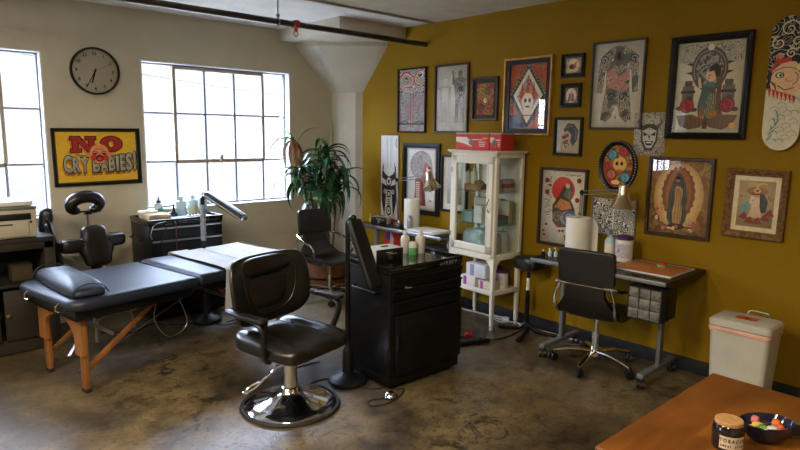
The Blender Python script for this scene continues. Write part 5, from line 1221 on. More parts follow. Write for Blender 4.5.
def glass_desk():
    t = thing('glass_desk', 'glass topped drafting desk with grey steel legs against the mustard wall', 'desk', (3.87, 2.0, 0))
    Z = .735; x0, x1, y0, y1 = -.28, .285, -.50, .475
    b = MB(); b.box(((x0+x1)/2, (y0+y1)/2, Z-.005), (x1-x0-.03, y1-y0-.03, .008)); b.build('glass_top', M['desk_glass'], t)
    b = MB()
    b.box((x0, (y0+y1)/2, Z-.016), (.040, y1-y0, .026), .004); b.build('front_rail', M['silver_paint'], t)
    b = MB(); b.box((x1, (y0+y1)/2, Z-.016), (.03, y1-y0, .026), .004); b.build('rear_rail', M['black_metal'], t)
    for y in (y0, y1):
        b = MB(); b.prism([(x0+.0, Z-.001), (x1, Z-.001), (x1, Z-.030), (x0+.10, Z-.055), (x0, Z-.03)], .024, Matrix.Translation((0, y+.012, 0)) @ AX); b.build('side_rail', M['black_metal'], t)
    for y, s in ((y0+.14, -1), (y1-.095, 1)):
        b = MB(); b.box((.02, y, .40), (.055, .026, .66), .004); p = b.build('leg', M['silver_paint'], t)
        b = MB(); b.box((.0, y, .085), (.50, .045, .032), .006); b.build('foot_bar', M['silver_paint'], p)
        b = MB(); b.box((.0, y, Z-.05), (.40, .03, .03), .004); b.build('top_bracket', M['black_metal'], p)
        for x in (-.225, .225):
            b = MB(); caster(b, x, y, 0, .028, .5); b.build('caster', M['black_plastic'], p)
    o = thing('drawer_organizer', 'small black organizer with clear plastic drawers hanging under the desk corner', 'organizer', (3.67, 1.62, .475))
    W, D, H = .215, .22, .205                              # across y, along x
    b = MB(); 
    for p, d in (((0, 0, H-.004), (D, W, .008)), ((0, 0, .004), (D, W, .008)), ((0, W/2-.004, H/2), (D, .008, H)), ((0, -W/2+.004, H/2), (D, .008, H)), ((D/2-.004, 0, H/2), (.008, W, H))): b.box(p, d, .002)
    b.build('case', M['black_plastic'], o)
    cl = mat('cloudy_clear_plastic', (.15, .14, .11), .3, var=.4, scale=20)
    for r_ in range(3):
        for c_ in range(3):
            w = W/3-.006; h = H/3-.006
            b = MB(); b.box((-.01, -W/2+W/6+c_*W/3, H/6+r_*H/3), (D-.03, w, h), .004); d = b.build('drawer', cl, o)
            b = MB(); b.box((-D/2-.001, -W/2+W/6+c_*W/3, H/6+r_*H/3-.008), (.014, w*.7, .012), .003); b.build('pull', cl, d)
    b = MB(); b.tube([(-.02, -W/2-.006, H+.03), (-.02, -W/2-.006, .0)], .003, 6); b.box((0, 0, H+.012), (.08, .10, .024), .003); b.build('hanging_clip', M['black_metal'], o)
    o = thing('cork_mat', 'orange cork drawing board with white edge at the right end of the glass desk', 'drawing board', (3.895, 1.735, Z))
    b = MB(); b.box((0, 0, .004), (.36, .40, .007), .001); b.build('board', M['cork'], o)
    b = MB(); 
    for p, d in (((-.182, 0, .004), (.005, .41, .009)), ((.182, 0, .004), (.005, .41, .009)), ((0, -.2025, .004), (.36, .005, .009)), ((0, .2025, .004), (.36, .005, .009))): b.box(p, d)
    b.build('edging', M['white_plastic'], o)
    o = thing('tape_roll', 'little red and green roll lying on the orange board', 'tape', (3.975, 1.705, Z+.008)); b = MB(); b.lathe([(.016, 0), (.030, 0), (.030, .012), (.016, .012), (.016, 0)], seg=20); b.build('green_roll', mat('green_tape', (.12, .45, .10), .5), o)
    b = MB(); b.lathe([(.014, .0125), (.028, .0125), (.026, .028), (.012, .028), (.014, .0125)], seg=20); b.build('red_roll', mat('red_tape', (.50, .03, .03), .5), o)
    def tub(x, y, r, h, label, zz=Z):
        q = thing('wipe_tub', label, 'tub', (x, y, zz))
        b = MB(); b.lathe([(0, 0), (r*.95, 0), (r, .01), (r, h*.80), (r*.92, h*.84), (0, h*.84)], seg=30); b.build('tub_body', M['white_plastic'], q)
        b = MB(); b.lathe([(r*.95, h*.82), (r*1.0, h*.83), (r*1.0, h*.94), (r*.8, h*.97), (r*.45, h*.985), (r*.4, h), (0, h)], seg=30); b.build('lid', M['purple'], q)
        b = MB(); n = 14; b.loft([[((r+.0008)*math.cos(R(110+140*i/n)), (r+.0008)*math.sin(R(110+140*i/n)), z) for i in range(n+1)] for z in (h*.15, h*.68)], caps=False, closed=False); b.build('printed_label', M['lbl'], q)
        b = MB(); b.M = Matrix.Rotation(R(-90-28), 4, 'Z'); b.text('2', r*.55, Matrix.Translation((r*.35, -r*1.0-.001, h*.42)) @ AX, .0004, 1, .0005); b.build('number', M['purple'], q, smooth=0)
        return q
    tub(3.99, 1.985, .060, .185, 'white wipes tub with purple lid standing on the glass desk beside the orange board')
    paper_roll((3.95, 2.33, Z), .086, .275, 'big white paper towel roll on the glass desk behind the office chair', tail=(.03, -.055))
    q = thing('spray_bottle', 'clear spray bottle with pale blue trigger between the paper roll and the tub', 'spray bottle', (4.04, 2.12, Z))
    b = MB(); b.lathe([(0, 0), (.034, 0), (.036, .01), (.036, .12), (.014, .155), (.014, .165), (0, .165)], seg=24); b.build('bottle_body', M['clear_frost'], q)
    b = MB(); b.lathe([(.0365, .02), (.0365, .10)], seg=24); b.build('paper_label', M['paper'], q)
    b = MB(); b.box((-.012, 0, .185), (.055, .020, .030), .006); b.box((-.030, 0, .165), (.008, .012, .035), .003); b.cyl((0, 0, .160), (0, 0, .178), .012); b.build('trigger_head', mat('blue_grey_plastic', (.30, .40, .52), .4), q)
    desk_lamp((4.08, 2.40, Z), 0, (-.02, -.02, .445), (-.13, -.40, .490), (0, 0, -1), 'brass bell shaded desk lamp reaching over the glass desk')
    # little bottles at the far end of the desk
    for k, (x, y, h, c) in enumerate([(3.68, 2.44, .05, 'black_plastic'), (3.72, 2.41, .055, 'clear_frost'), (3.76, 2.44, .05, 'black_plastic'), (3.74, 2.375, .05, 'clear_frost'), (3.80, 2.42, .055, 'black_plastic')]):
        q = thing('ink_bottle', ['short black ink bottle at the far front corner of the glass desk', 'pale ink bottle next to the far front corner of the glass desk', 'black ink bottle in the middle of the far corner cluster', 'pale ink bottle nearest the office chair in the corner cluster', 'black ink bottle rearmost of the far corner cluster'][k], 'bottle', (x, y, Z), group='ink bottles on the glass desk')
        b = MB(); b.lathe([(0, 0), (.013, 0), (.014, h*.6), (.006, h*.75), (0, h*.75)], seg=12); b.build('bottle_body', M[c], q); b = MB(); b.lathe([(.006, h*.7), (.006, h*.85), (.002, h), (0, h)], seg=10); b.build('cap', M['white_plastic'], q)
glass_desk()

def left_desk():
    t = thing('glass_desk', 'narrow glass desk with steel front rail behind the tool chest, left of the white cabinet', 'desk', (4.01, 4.22, 0))
    Z = .695; x0, x1, y0, y1 = -.155, .15, -.60, .58
    b = MB(); b.box((0, (y0+y1)/2, Z-.004), (x1-x0, y1-y0, .008)); b.build('glass_top', M['desk_glass'], t)
    b = MB(); b.box((x0, (y0+y1)/2, Z-.018), (.030, y1-y0, .034), .004); b.build('front_rail', M['steel'], t)
    for y in (y0+.06, y1-.10):
        b = MB(); b.box((.02, y, (Z-.04)/2+.02), (.04, .04, Z-.06), .004); b.box((.0, y, Z-.03), (.28, .035, .03), .003); b.box((0, y, .02), (.28, .05, .03), .004); b.build('leg', M['silver_paint'], t)
    b = MB(); b.box((.03, (y0+y1)/2, .42), (.02, y1-y0-.2, .04), .003); b.build('stretcher', M['silver_paint'], t)
    psu((3.985, 4.58, Z), R(-62), 'white power supply box with a black front on the left end of the narrow desk', .17, .13, .075)
    paper_roll((4.02, 4.17, Z), .075, .285, 'white paper towel roll on the narrow desk under the brass lamp')
    desk_lamp((4.08, 4.42, Z), 0, (-.02, .02, .45), (-.08, -.50, .515), (-.15, -.45, -1), 'brass shaded desk lamp on the narrow desk by the head anatomy picture')
    o = thing('light_pad', 'flat white tracing pad lying on the narrow desk', 'tracing pad', (3.99, 3.90, Z)); b = MB(); b.box((0, 0, .010), (.26, .36, .02), .005); b.build('pad', M['white_plastic'], o); b = MB(); b.box((0, 0, .0205), (.21, .30, .002)); b.build('screen', M['paper'], o)
    o = bottle('steel_flask', (3.90, 4.07, Z), [(0, 0), (.024, 0), (.026, .01), (.026, .10), (.022, .115), (.014, .125), (0, .125)], M['steel'], 'brushed steel canister standing in front of the paper roll on the narrow desk', 'bottle', cap=[(.015, .122), (.017, .123), (.017, .142), (0, .142)], capm=M['steel'])
    o = thing('office_machine', 'small dark grey machine on the floor rack under the narrow desk', 'machine', (3.99, 3.84, .44))
    b = MB(); b.box((0, 0, .07), (.24, .34, .12), .02); b.build('housing', mat('dark_grey_plastic', (.045, .05, .055), .3), o); b = MB(); b.box((-.10, 0, .015), (.10, .26, .02), .004); b.build('output_tray', M['black_plastic'], o); b = MB(); b.box((-.115, 0, .09), (.02, .20, .04), .004); b.build('control_panel', M['steel'], o)
    o = thing('wire_rack', 'low black rack holding the dark grey machine under the narrow desk', 'rack', (4.0, 3.84, 0)); b = MB()
    b.box((0, 0, .425), (.26, .38, .02), .003); b.build('shelf', M['black_metal'], o)
    for sx in (-1, 1):
        for sy in (-1, 1): b = MB(); b.box((sx*.11, sy*.17, .21), (.02, .02, .42)); b.build('leg', M['black_metal'], o)
    o = thing('poster_panel', 'red panel with a white swash standing behind the narrow desk under the totem board', 'poster', (4.155, 4.60, 0)); b = MB(); b.box((0, 0, .355), (.008, .25, .70)); b.build('panel', mat('red_poster', (.55, .03, .03), .6), o)
    b = MB(); b.box((-.0045, .06, .60), (.001, .05, .2)); b.build('blue_band', mat('blue_poster', (.04, .05, .22), .6), o)
    b = MB(); b.poly([(-.0052, .06, .40), (-.0052, .03, .46), (-.0052, .02, .60), (-.0052, -.03, .52), (-.0052, -.02, .42)]); b.build('swash', M['paper'], o)
    o = thing('squeeze_bottle', 'tiny yellow pointed bottle at the far left end of the narrow desk', 'bottle', (3.99, 4.755, Z)); b = MB(); b.lathe([(0, 0), (.016, 0), (.016, .03), (.005, .05), (.003, .085), (0, .085)], seg=12); b.build('bottle_body', mat('yellow_plastic', (.68, .48, .03), .4), o)
left_desk()

# ------------------------------------------------------------------ white medical cabinet
def medical_cabinet():
    rz = R(-4); loc = Vector((3.80, 2.985, 0)); t = thing('medical_cabinet', 'tall white metal cabinet with glass doors and open lower shelf against the mustard wall', 'cabinet', loc, rz)
    # local x into the wall (0..D), y along the front (0..W)
    W, D, H, Z0 = .52, .34, 1.46, .60; p = .035; e = M['white_enamel']
    b = MB()
    for x, y in ((0, 0), (D, 0), (0, W), (D, W)):
        b.box((x+(p/2 if x == 0 else -p/2), y+(p/2 if y == 0 else -p/2), (H+Z0)/2), (p, p, H-Z0), .003)
    b.box((D/2, W/2, Z0+.01), (D, W, .05), .003); b.box((D/2, W/2, H-.02), (D, W, .05), .003)
    b.box((D-.004, W/2, (H+Z0)/2), (.006, W-.01, H-Z0)); b.build('cabinet_frame', e, t)
    b = MB(); b.box((D/2, W/2, H+.006), (D+.05, W+.05, .014), .004); b.box((D/2, W/2, H-.004), (D+.025, W+.025, .012), .003); b.build('cornice', e, t)
    # legs continue to the floor with curved corner brackets
    for x, y in ((p/2, p/2), (D-p/2, p/2), (p/2, W-p/2), (D-p/2, W-p/2)):
        b = MB(); b.loft([[(x-w, y-w, z), (x+w, y-w, z), (x+w, y+w, z), (x-w, y+w, z)] for z, w in ((.035, .012), (.30, .0155), (Z0, .0175))]); lg = b.build('leg', e, t)
        b = MB(); b.cyl((x, y, .028), (x, y, .05), .010); b.cyl((x-.008, y, .014), (x+.008, y, .014), .014); b.build('caster', M['white_plastic'], lg)
    def bracket(X):
        b = MB(); b.prism([(0, 0), (.062, 0), (.052, -.008), (.012, -.050), (.004, -.066), (0, -.066)], .010, X); b.build('corner_bracket', e, t)
    Mx = lambda o, ax: Matrix(((ax[0], 0, ax[1], o[0]), (ax[2], 0, ax[3], o[1]), (0, 1, 0, o[2]), (0, 0, 0, 1)))
    z = Z0-.012
    bracket(Mx((.004, p-.002, z), (0, 1, 1, 0))); bracket(Mx((.004, W-p+.002, z), (0, 1, -1, 0))); bracket(Mx((p-.002, .004, z), (1, 0, 0, 1))); bracket(Mx((D-p+.002, .004, z), (-1, 0, 0, 1)))
    b = MB(); b.box((D/2, W/2, .315), (D-.01, W-.01, .012), .002)
    for q, d in (((.004, W/2, .315), (.010, W-.02, .040)), ((D/2, .004, .315), (D-.02, .010, .040)), ((D/2, W-.004, .315), (D-.02, .010, .040))): b.box(q, d, .003)
    b.build('lower_shelf', e, t)
    b = MB(); b.box((D/2, .006, (H+Z0)/2), (D-2*p+.01, .004, H-Z0-.06)); b.build('side_glass', M['cab_glass'], t)
    b = MB(); b.box((D/2, W-.006, (H+Z0)/2), (D-2*p+.01, .004, H-Z0-.06)); b.build('side_glass', M['cab_glass'], t)
    b = MB(); zc = (H+Z0)/2+.005; w, h = W-.05, H-Z0-.075; f = .062
    b.box((-.008, W/2, zc+h/2-f/2), (.018, w, f), .004); b.box((-.008, W/2, zc-h/2+f/2), (.018, w, f), .004); b.box((-.008, W/2+w/2-f/2, zc), (.018, f, h), .004); b.box((-.008, W/2-w/2+f/2, zc), (.018, f, h), .004)
    b.box((-.018, W/2, zc+h/2-f*.85), (.006, w-2*f+.03, .012), .002); b.box((-.018, W/2, zc-h/2+f*.85), (.006, w-2*f+.03, .012), .002); b.box((-.018, W/2-w/2+f*.85, zc), (.006, .012, h-2*f+.03), .002); b.box((-.018, W/2+w/2-f*.85, zc), (.006, .012, h-2*f+.03), .002)
    d = b.build('door', e, t)
    b = MB(); b.box((-.006, W/2, zc), (.004, w-2*f+.01, h-2*f+.01)); b.build('door_glass', M['cab_glass'], d)
    b = MB(); yy = W/2-w/2+f*.45; b.tube(smooth_path([(-.018, yy, zc+.055), (-.036, yy, zc+.03), (-.030, yy+.012, zc), (-.036, yy, zc-.03), (-.018, yy, zc-.055)], 4), .005, 8); b.build('door_handle', M['brass'], d)
    for z in (zc+h/2-.12, zc-h/2+.12):
        b = MB(); b.cyl((-.020, W/2+w/2-.002, z-.022), (-.020, W/2+w/2-.002, z+.022), .006, seg=10); b.build('hinge', M['steel'], d)
    SH = [.865, 1.135]
    for z in SH:
        b = MB(); b.box((D/2, W/2, z), (D-.03, W-.03, .006)); b.build('glass_shelf', M['cab_glass'], t)
    X = Matrix.Translation(loc) @ Matrix.Rotation(rz, 4, 'Z')
    P = lambda x, y, z: X @ Vector((x, y, z))
    def carton(x, y, z, d, c, label, cat='box', lid=None, r=0., stripe=None, mark=None):
        o = thing('supply_box', label, cat, P(x, y, z), rz+r, 'cartons in the white cabinet')
        b = MB(); b.box((0, 0, d[2]/2), d, .002); b.build('carton', mat('card_%d_%d_%d' % c, srgb(c), .65, var=.05), o)
        if stripe: b = MB(); b.box((0, 0, d[2]*.5), (d[0]+.001, d[1]+.001, d[2]*.35)); b.build('printed_band', mat('band_%d_%d_%d' % stripe, srgb(stripe), .6), o)
        if mark: b = MB(); b.box((-d[0]/2-.0006, d[1]*.18, d[2]*.5), (.001, d[1]*.22, d[2]*.9)); b.build('printed_panel', mat('band_%d_%d_%d' % mark, srgb(mark), .6), o)
        return o
    def jar(x, y, z, r, h, m, label, lidm=None, nm='glass_jar'):
        o = thing(nm, label, 'jar', P(x, y, z)); b = MB(); b.lathe([(0, 0), (r*.9, 0), (r, .008), (r, h*.8), (r*.8, h*.9), (r*.8, h*.92), (0, h*.92)], seg=24); b.build('jar_body', m, o)
        b = MB(); b.lathe([(r*.84, h*.88), (r*.84, h*.96), (r*.3, h), (r*.14, h*1.03), (r*.16, h*1.10), (0, h*1.12)], seg=24); b.build('lid', lidm or m, o); return o
    bl = mat('pale_blue_plastic_sheet', (.42, .55, .60), .3, var=.25, scale=12); tn = mat('pale_glass_ware', (.50, .52, .48), .15, var=.15, scale=8)
    za, zb, zc_ = Z0+.037, SH[0]+.004, SH[1]+.004
    # lower compartment
    jar(.10, .10, za, .058, .16, tn, 'big clear glass jar with knobbed lid low in the white cabinet, right side', nm='apothecary_jar')
    jar(.21, .10, za, .055, .17, tn, 'glass jar behind the big lidded jar low in the white cabinet', nm='apothecary_jar')
    o = thing('water_bag', 'crumpled pale blue bag filling the lower left of the white cabinet', 'bag', P(.15, .31, za)); rn = random.Random(8)
    b = MB(); b.cushion((0, 0, .085), (.20, .24, .17), .6, .6, nu=20, nv=12, fn=lambda q: q*(1+rn.uniform(-.07, .07))); b.build('bag_body', bl, o, smooth=20); b = MB(); b.cushion((-.03, 0, .03), (.18, .22, .055), .5, .5, nu=16, nv=8, fn=lambda q: q*(1+rn.uniform(-.05, .05))); b.build('bag_content', mat('deep_blue_cloth', (.05, .09, .25), .6), o, smooth=20)
    jar(.09, .40, za, .03, .15, bl, 'slim pale blue container by the left jamb inside the white cabinet')
    # middle compartment
    carton(.15, .10, zb, (.16, .11, .035), (52, 120, 100), 'flat green box under the purple box inside the white cabinet')
    carton(.15, .10, zb+.036, (.16, .11, .035), (112, 58, 104), 'flat purple box on top of the green one inside the white cabinet')
    carton(.12, .24, zb, (.14, .09, .075), (206, 204, 196), 'white carton, lower of the two stacked in the middle of the white cabinet')
    carton(.12, .24, zb+.076, (.14, .09, .07), (212, 210, 202), 'white carton, upper of the two stacked in the middle of the white cabinet')
    carton(.12, .37, zb, (.14, .13, .09), (136, 166, 168), 'pale teal carton on the middle shelf of the white cabinet', lid=1)
    jar(.22, .43, zb, .035, .12, M['black_plastic'], 'dark pot at the left of the middle shelf in the white cabinet', nm='dark_jar')
    carton(.23, .28, zb, (.06, .30, .20), (176, 172, 156), 'tall cream folder standing behind the cartons in the white cabinet', r=.05)
    carton(.24, .10, zb, (.06, .12, .19), (170, 160, 128), 'cream envelope standing behind the purple box in the white cabinet')
    # top compartment
    carton(.12, .34, zc_, (.12, .15, .05), (150, 110, 62), 'kraft brown box on the top shelf of the white cabinet')
    bottle('white_bottle', P(.11, .35, zc_+.051), squeeze(.028, .12), M['frosted'], 'frosted bottle standing on the kraft box inside the white cabinet', 'bottle', nozzle=spout(.12, .011, .035), capm=M['frosted'])
    jar(.14, .45, zc_, .030, .15, tn, 'thin glass jar at the left of the top shelf of the white cabinet')
    carton(.20, .20, zc_, (.04, .12, .22), (176, 184, 196), 'pale blue grey card standing on the top shelf of the white cabinet', r=-.3)
    o = thing('paper_bag', 'folded brown paper packet hanging off the top shelf behind the cabinet door', 'packet', P(.045, .22, zc_+.002)); b = MB(); b.prism([(-.055, .01), (0, .035), (.055, .01), (.02, -.035), (0, -.045), (-.02, -.035)], .012, Matrix(((0, 0, -1, 0), (-1, 0, 0, 0), (0, 1, 0, .06), (0, 0, 0, 1)))); b.build('packet', mat('brown_packet', (.16, .08, .03), .7), o)
    jar(.09, .085, zc_, .026, .09, tn, 'small glass bottle at the front of the top shelf, right side of the white cabinet')
    jar(.15, .10, zc_, .022, .10, tn, 'second small glass bottle on the top shelf, right side of the white cabinet')
    carton(.21, .09, zc_, (.11, .09, .10), (160, 156, 146), 'pale box with red markings on the top shelf, right rear of the white cabinet', stripe=(156, 66, 52))
    # open shelf below
    zs = .322
    carton(.08, .30, zs, (.13, .17, .09), (216, 212, 206), 'white and purple glove box, left one on the open lower shelf', mark=(150, 70, 140))
    carton(.10, .13, zs, (.13, .13, .075), (206, 196, 170), 'cream carton with a purple panel, right front on the open lower shelf', mark=(150, 60, 140))
    carton(.10, .22, zs+.092, (.15, .22, .11), (206, 206, 214), 'larger white carton stacked on the glove box on the open lower shelf', mark=(150, 150, 170))
    for k, (x, y, lab) in enumerate(((.20, .055+.03, 'white wipes tub with purple lid, nearer the wall corner of the open lower shelf'), (.265, .21, 'white tub with purple lid behind the cartons on the open lower shelf'))):
        q = thing('wipe_tub', lab, 'tub', P(x+.01, y, zs), R(-118)); r, h = .052, .16
        b = MB(); b.lathe([(0, 0), (r*.95, 0), (r, .01), (r, h*.84), (0, h*.84)], seg=30); b.build('tub_body', M['white_plastic'], q)
        b = MB(); b.lathe([(r*1.02, h*.83), (r*1.02, h*.94), (r*.8, h*.97), (r*.4, h), (0, h)], seg=30); b.build('lid', M['purple'], q)
        b = MB(); n = 12; b.loft([[((r+.0008)*math.cos(R(200+140*i/n)), (r+.0008)*math.sin(R(200+140*i/n)), z) for i in range(n+1)] for z in (h*.2, h*.7)], caps=False, closed=False); b.build('printed_label', M['lbl'], q)
    # red and white carton on the cabinet top
    def red_box(y, Lg, label, s=1, rot=0):
        o = thing('glove_carton', label, 'box', P(.11, y, H+.014), rz+rot, 'red cartons on the white cabinet')
        b = MB(); b.box((0, 0, .070), (.15, Lg, .140), .002); b.build('carton', mat('red_carton', (.56, .035, .03), .45, var=.06), o)
        b = MB(); b.box((0, 0, .136), (.152, Lg+.002, .012), .001); b.build('lid_edge', M['cream_plastic'], o)
        x = -.0762; b = MB()
        b.loft([[(x, Lg/2-.002-.34*Lg*q, .106-.0*q) for q in (0, .33, .66, 1)], [(x, Lg/2-.002-.50*Lg*q**.7, .070-.045*q) for q in (0, .33, .66, 1)]], caps=False, closed=False)
        b.box((x, -.02, .085), (.001, Lg*.5, .008)); b.build('white_curve', M['paper'], o)
        b = MB(); b.lathe([(0, .0005), (.026, .0005), (.026, 0)], X=Matrix.Translation((x-.0003, .01, .062)) @ Matrix.Rotation(R(-90), 4, 'Y'), seg=20); b.build('round_emblem', mat('grey_emblem', (.16, .15, .15), .5), o)
        b = MB(); 
        for k in range(3): b.box((x, -Lg*.30, .066-.016*k), (.001, Lg*(.22-.03*k), .006))
        b.build('printed_lines', M['paper'], o)
        if s: b = MB(); b.box((x, -Lg*.38, .097), (.001, .05, .012)); b.build('yellow_mark', mat('yellow_mark', (.75, .5, .05), .5), o)
    red_box(.315, .38, 'long red and white glove carton on top of the white cabinet')
    red_box(.055, .12, 'short red carton end on to the right of the long one on the white cabinet', 0)
medical_cabinet()

# ------------------------------------------------------------------ client armrest stand
def armrest_stand():
    t = thing('armrest_stand', 'black padded client armrest on a tripod stand between cabinet and glass desk', 'armrest', (4.02, 2.80, 0))
    b = MB(); b.cushion((-.02, -.02, .585), (.165, .30, .125), .6, .45, rot=Matrix.Rotation(R(-6), 4, 'X') @ Matrix.Rotation(R(-22), 4, 'Z'), nu=36); b.build('arm_pad', M['black_leather'], t, smooth=80)
    b = MB(); b.box((-.02, -.02, .545), (.07, .12, .012), .003); b.cyl((-.02, -.02, .52), (-.02, -.02, .545), .022); b.build('pad_bracket', M['black_metal'], t)
    b = MB(); b.cyl((-.02, -.02, .06), (-.02, -.02, .33), .019); b.cyl((-.02, -.02, .33), (-.02, -.02, .53), .013); b.build('post', M['black_metal'], t)
    b = MB(); b.lathe([(.0135, .36), (.0135, .46)], (-.02, -.02, 0), 16); b.build('white_sticker', M['paper'], t)
    b = MB(); b.cyl((-.02, -.02, .33), (-.06, -.04, .33), .008); b.cushion((-.065, -.045, .33), (.025, .025, .025), 1, 1, nu=10, nv=8); b.build('knob', M['black_plastic'], t)
    for pts in ([(-.02, -.02, .10), (-.05, -.05, .035), (-.27, -.12, .018)], [(-.02, -.02, .09), (-.0, -.10, .03), (.05, -.27, .018)], [(-.02, -.02, .09), (-.04, .05, .03), (-.10, .20, .018)]):
        b = MB(); b.tube(smooth_path(pts, 4), .017, 10); b.build('leg', M['black_metal'], t)
armrest_stand()

# ------------------------------------------------------------------ pedal bin
def bin_():
    t = thing('waste_bin', 'white lidded waste bin with an orange warning sticker by the mustard wall', 'bin', (3.845, 1.128, 0), R(0))
    e = mat('bin_plastic', (.50, .475, .39), .45, var=.05); w0, d0, w1, d1, H = .285, .20, .325, .245, .545      # y size, x size bottom/top
    def ring(w, d, z, r=.03, n=4):
        out = []
        for cx, cy, a0 in ((d/2-r, w/2-r, 0), (-d/2+r, w/2-r, 90), (-d/2+r, -w/2+r, 180), (d/2-r, -w/2+r, 270)):
            for i in range(n+1): a = R(a0+90*i/n); out.append((cx+r*math.cos(a), cy+r*math.sin(a), z))
        return out
    b = MB(); b.loft([ring(w0, d0, .004), ring(w0, d0, .02), ring(w1, d1, H-.055)]); b.build('bin_body', e, t, smooth=40)
    b = MB(); b.loft([ring(w1+.004, d1+.004, H-.045), ring(w1+.014, d1+.014, H-.040), ring(w1+.014, d1+.014, H-.012), ring(w1-.01, d1-.01, H)]); b.build('lid', e, t, smooth=40)
    b = MB(); b.box((.01, .0, H+.0008), (.07, .115, .0012)); s = b.build('warning_sticker', mat('orange_sticker', (.62, .07, .02), .5), t)
    b = MB()
    for k in range(3):
        a = R(90+120*k); X = Matrix.Translation((.01+.008*math.cos(a), .008*math.sin(a), H+.0018)); b.M = X; b.tube([(.006*math.cos(R(q*30)), .006*math.sin(R(q*30)), 0) for q in range(12)], .0012, 4, closed=True)
    b.M = Matrix(); b.box((-.018, 0, H+.0016), (.006, .07, .0005)); b.build('hazard_symbol', M['frame_black'], s)
    rn = random.Random(5); b = MB(); R0 = ring(w1+.006, d1+.006, H-.052, n=4); m = len(R0)
    rows = [[(p[0], p[1], p[2]+.006) for p in R0], [(p[0]*1.04, p[1]*1.03, p[2]-.006) for p in R0], [(p[0]*1.015, p[1]*1.01, p[2]-.012-.022*abs(math.sin(i*.9+1))*rn.uniform(.4, 1)) for i, p in enumerate(R0)]]
    b.loft([r_[6:] + r_[:0] for r_ in rows], caps=False, closed=False); b.build('bin_liner', mat('pink_bin_liner', (.66, .36, .25), .5, var=.15), t, smooth=60)
    b = MB(); b.tube(smooth_path([(.10, .03, H-.01), (.118, .02, H+.022), (.120, -.03, H+.025), (.118, -.08, H+.020), (.10, -.09, H-.01)], 5), .0035, 6); b.build('wire_handle', M['steel'], t)
    b = MB(); b.box((-d0/2-.02, 0, .02), (.05, .08, .014), .004); b.build('pedal', M['black_plastic'], t)
bin_()

# ------------------------------------------------------------------ foreground table
def wood_top():
    m = mat('orange_brown_tabletop', (.185, .062, .008), .38, var=.28, scale=3.5, stretch=(1, 3, 1), spec=.45); nt = m.node_tree; p = nt.nodes['Principled BSDF']
    src = p.inputs['Base Color'].links[0].from_socket; tc = nt.nodes.new('ShaderNodeTexCoord'); br = nt.nodes.new('ShaderNodeTexBrick'); nt.links.new(tc.outputs['Object'], br.inputs['Vector'])
    br.inputs['Scale'].default_value = 1; br.inputs['Brick Width'].default_value = .42; br.inputs['Row Height'].default_value = .095; br.inputs['Mortar Size'].default_value = 0; br.offset = .37
    br.inputs['Color1'].default_value = (.62, .58, .52, 1); br.inputs['Color2'].default_value = (1.1, 1.1, 1.1, 1)
    mx = nt.nodes.new('ShaderNodeMixRGB'); mx.blend_type = 'MULTIPLY'; mx.inputs[0].default_value = .9; nt.links.new(src, mx.inputs[1]); nt.links.new(br.outputs['Color'], mx.inputs[2]); nt.links.new(mx.outputs[0], p.inputs['Base Color'])
    return m
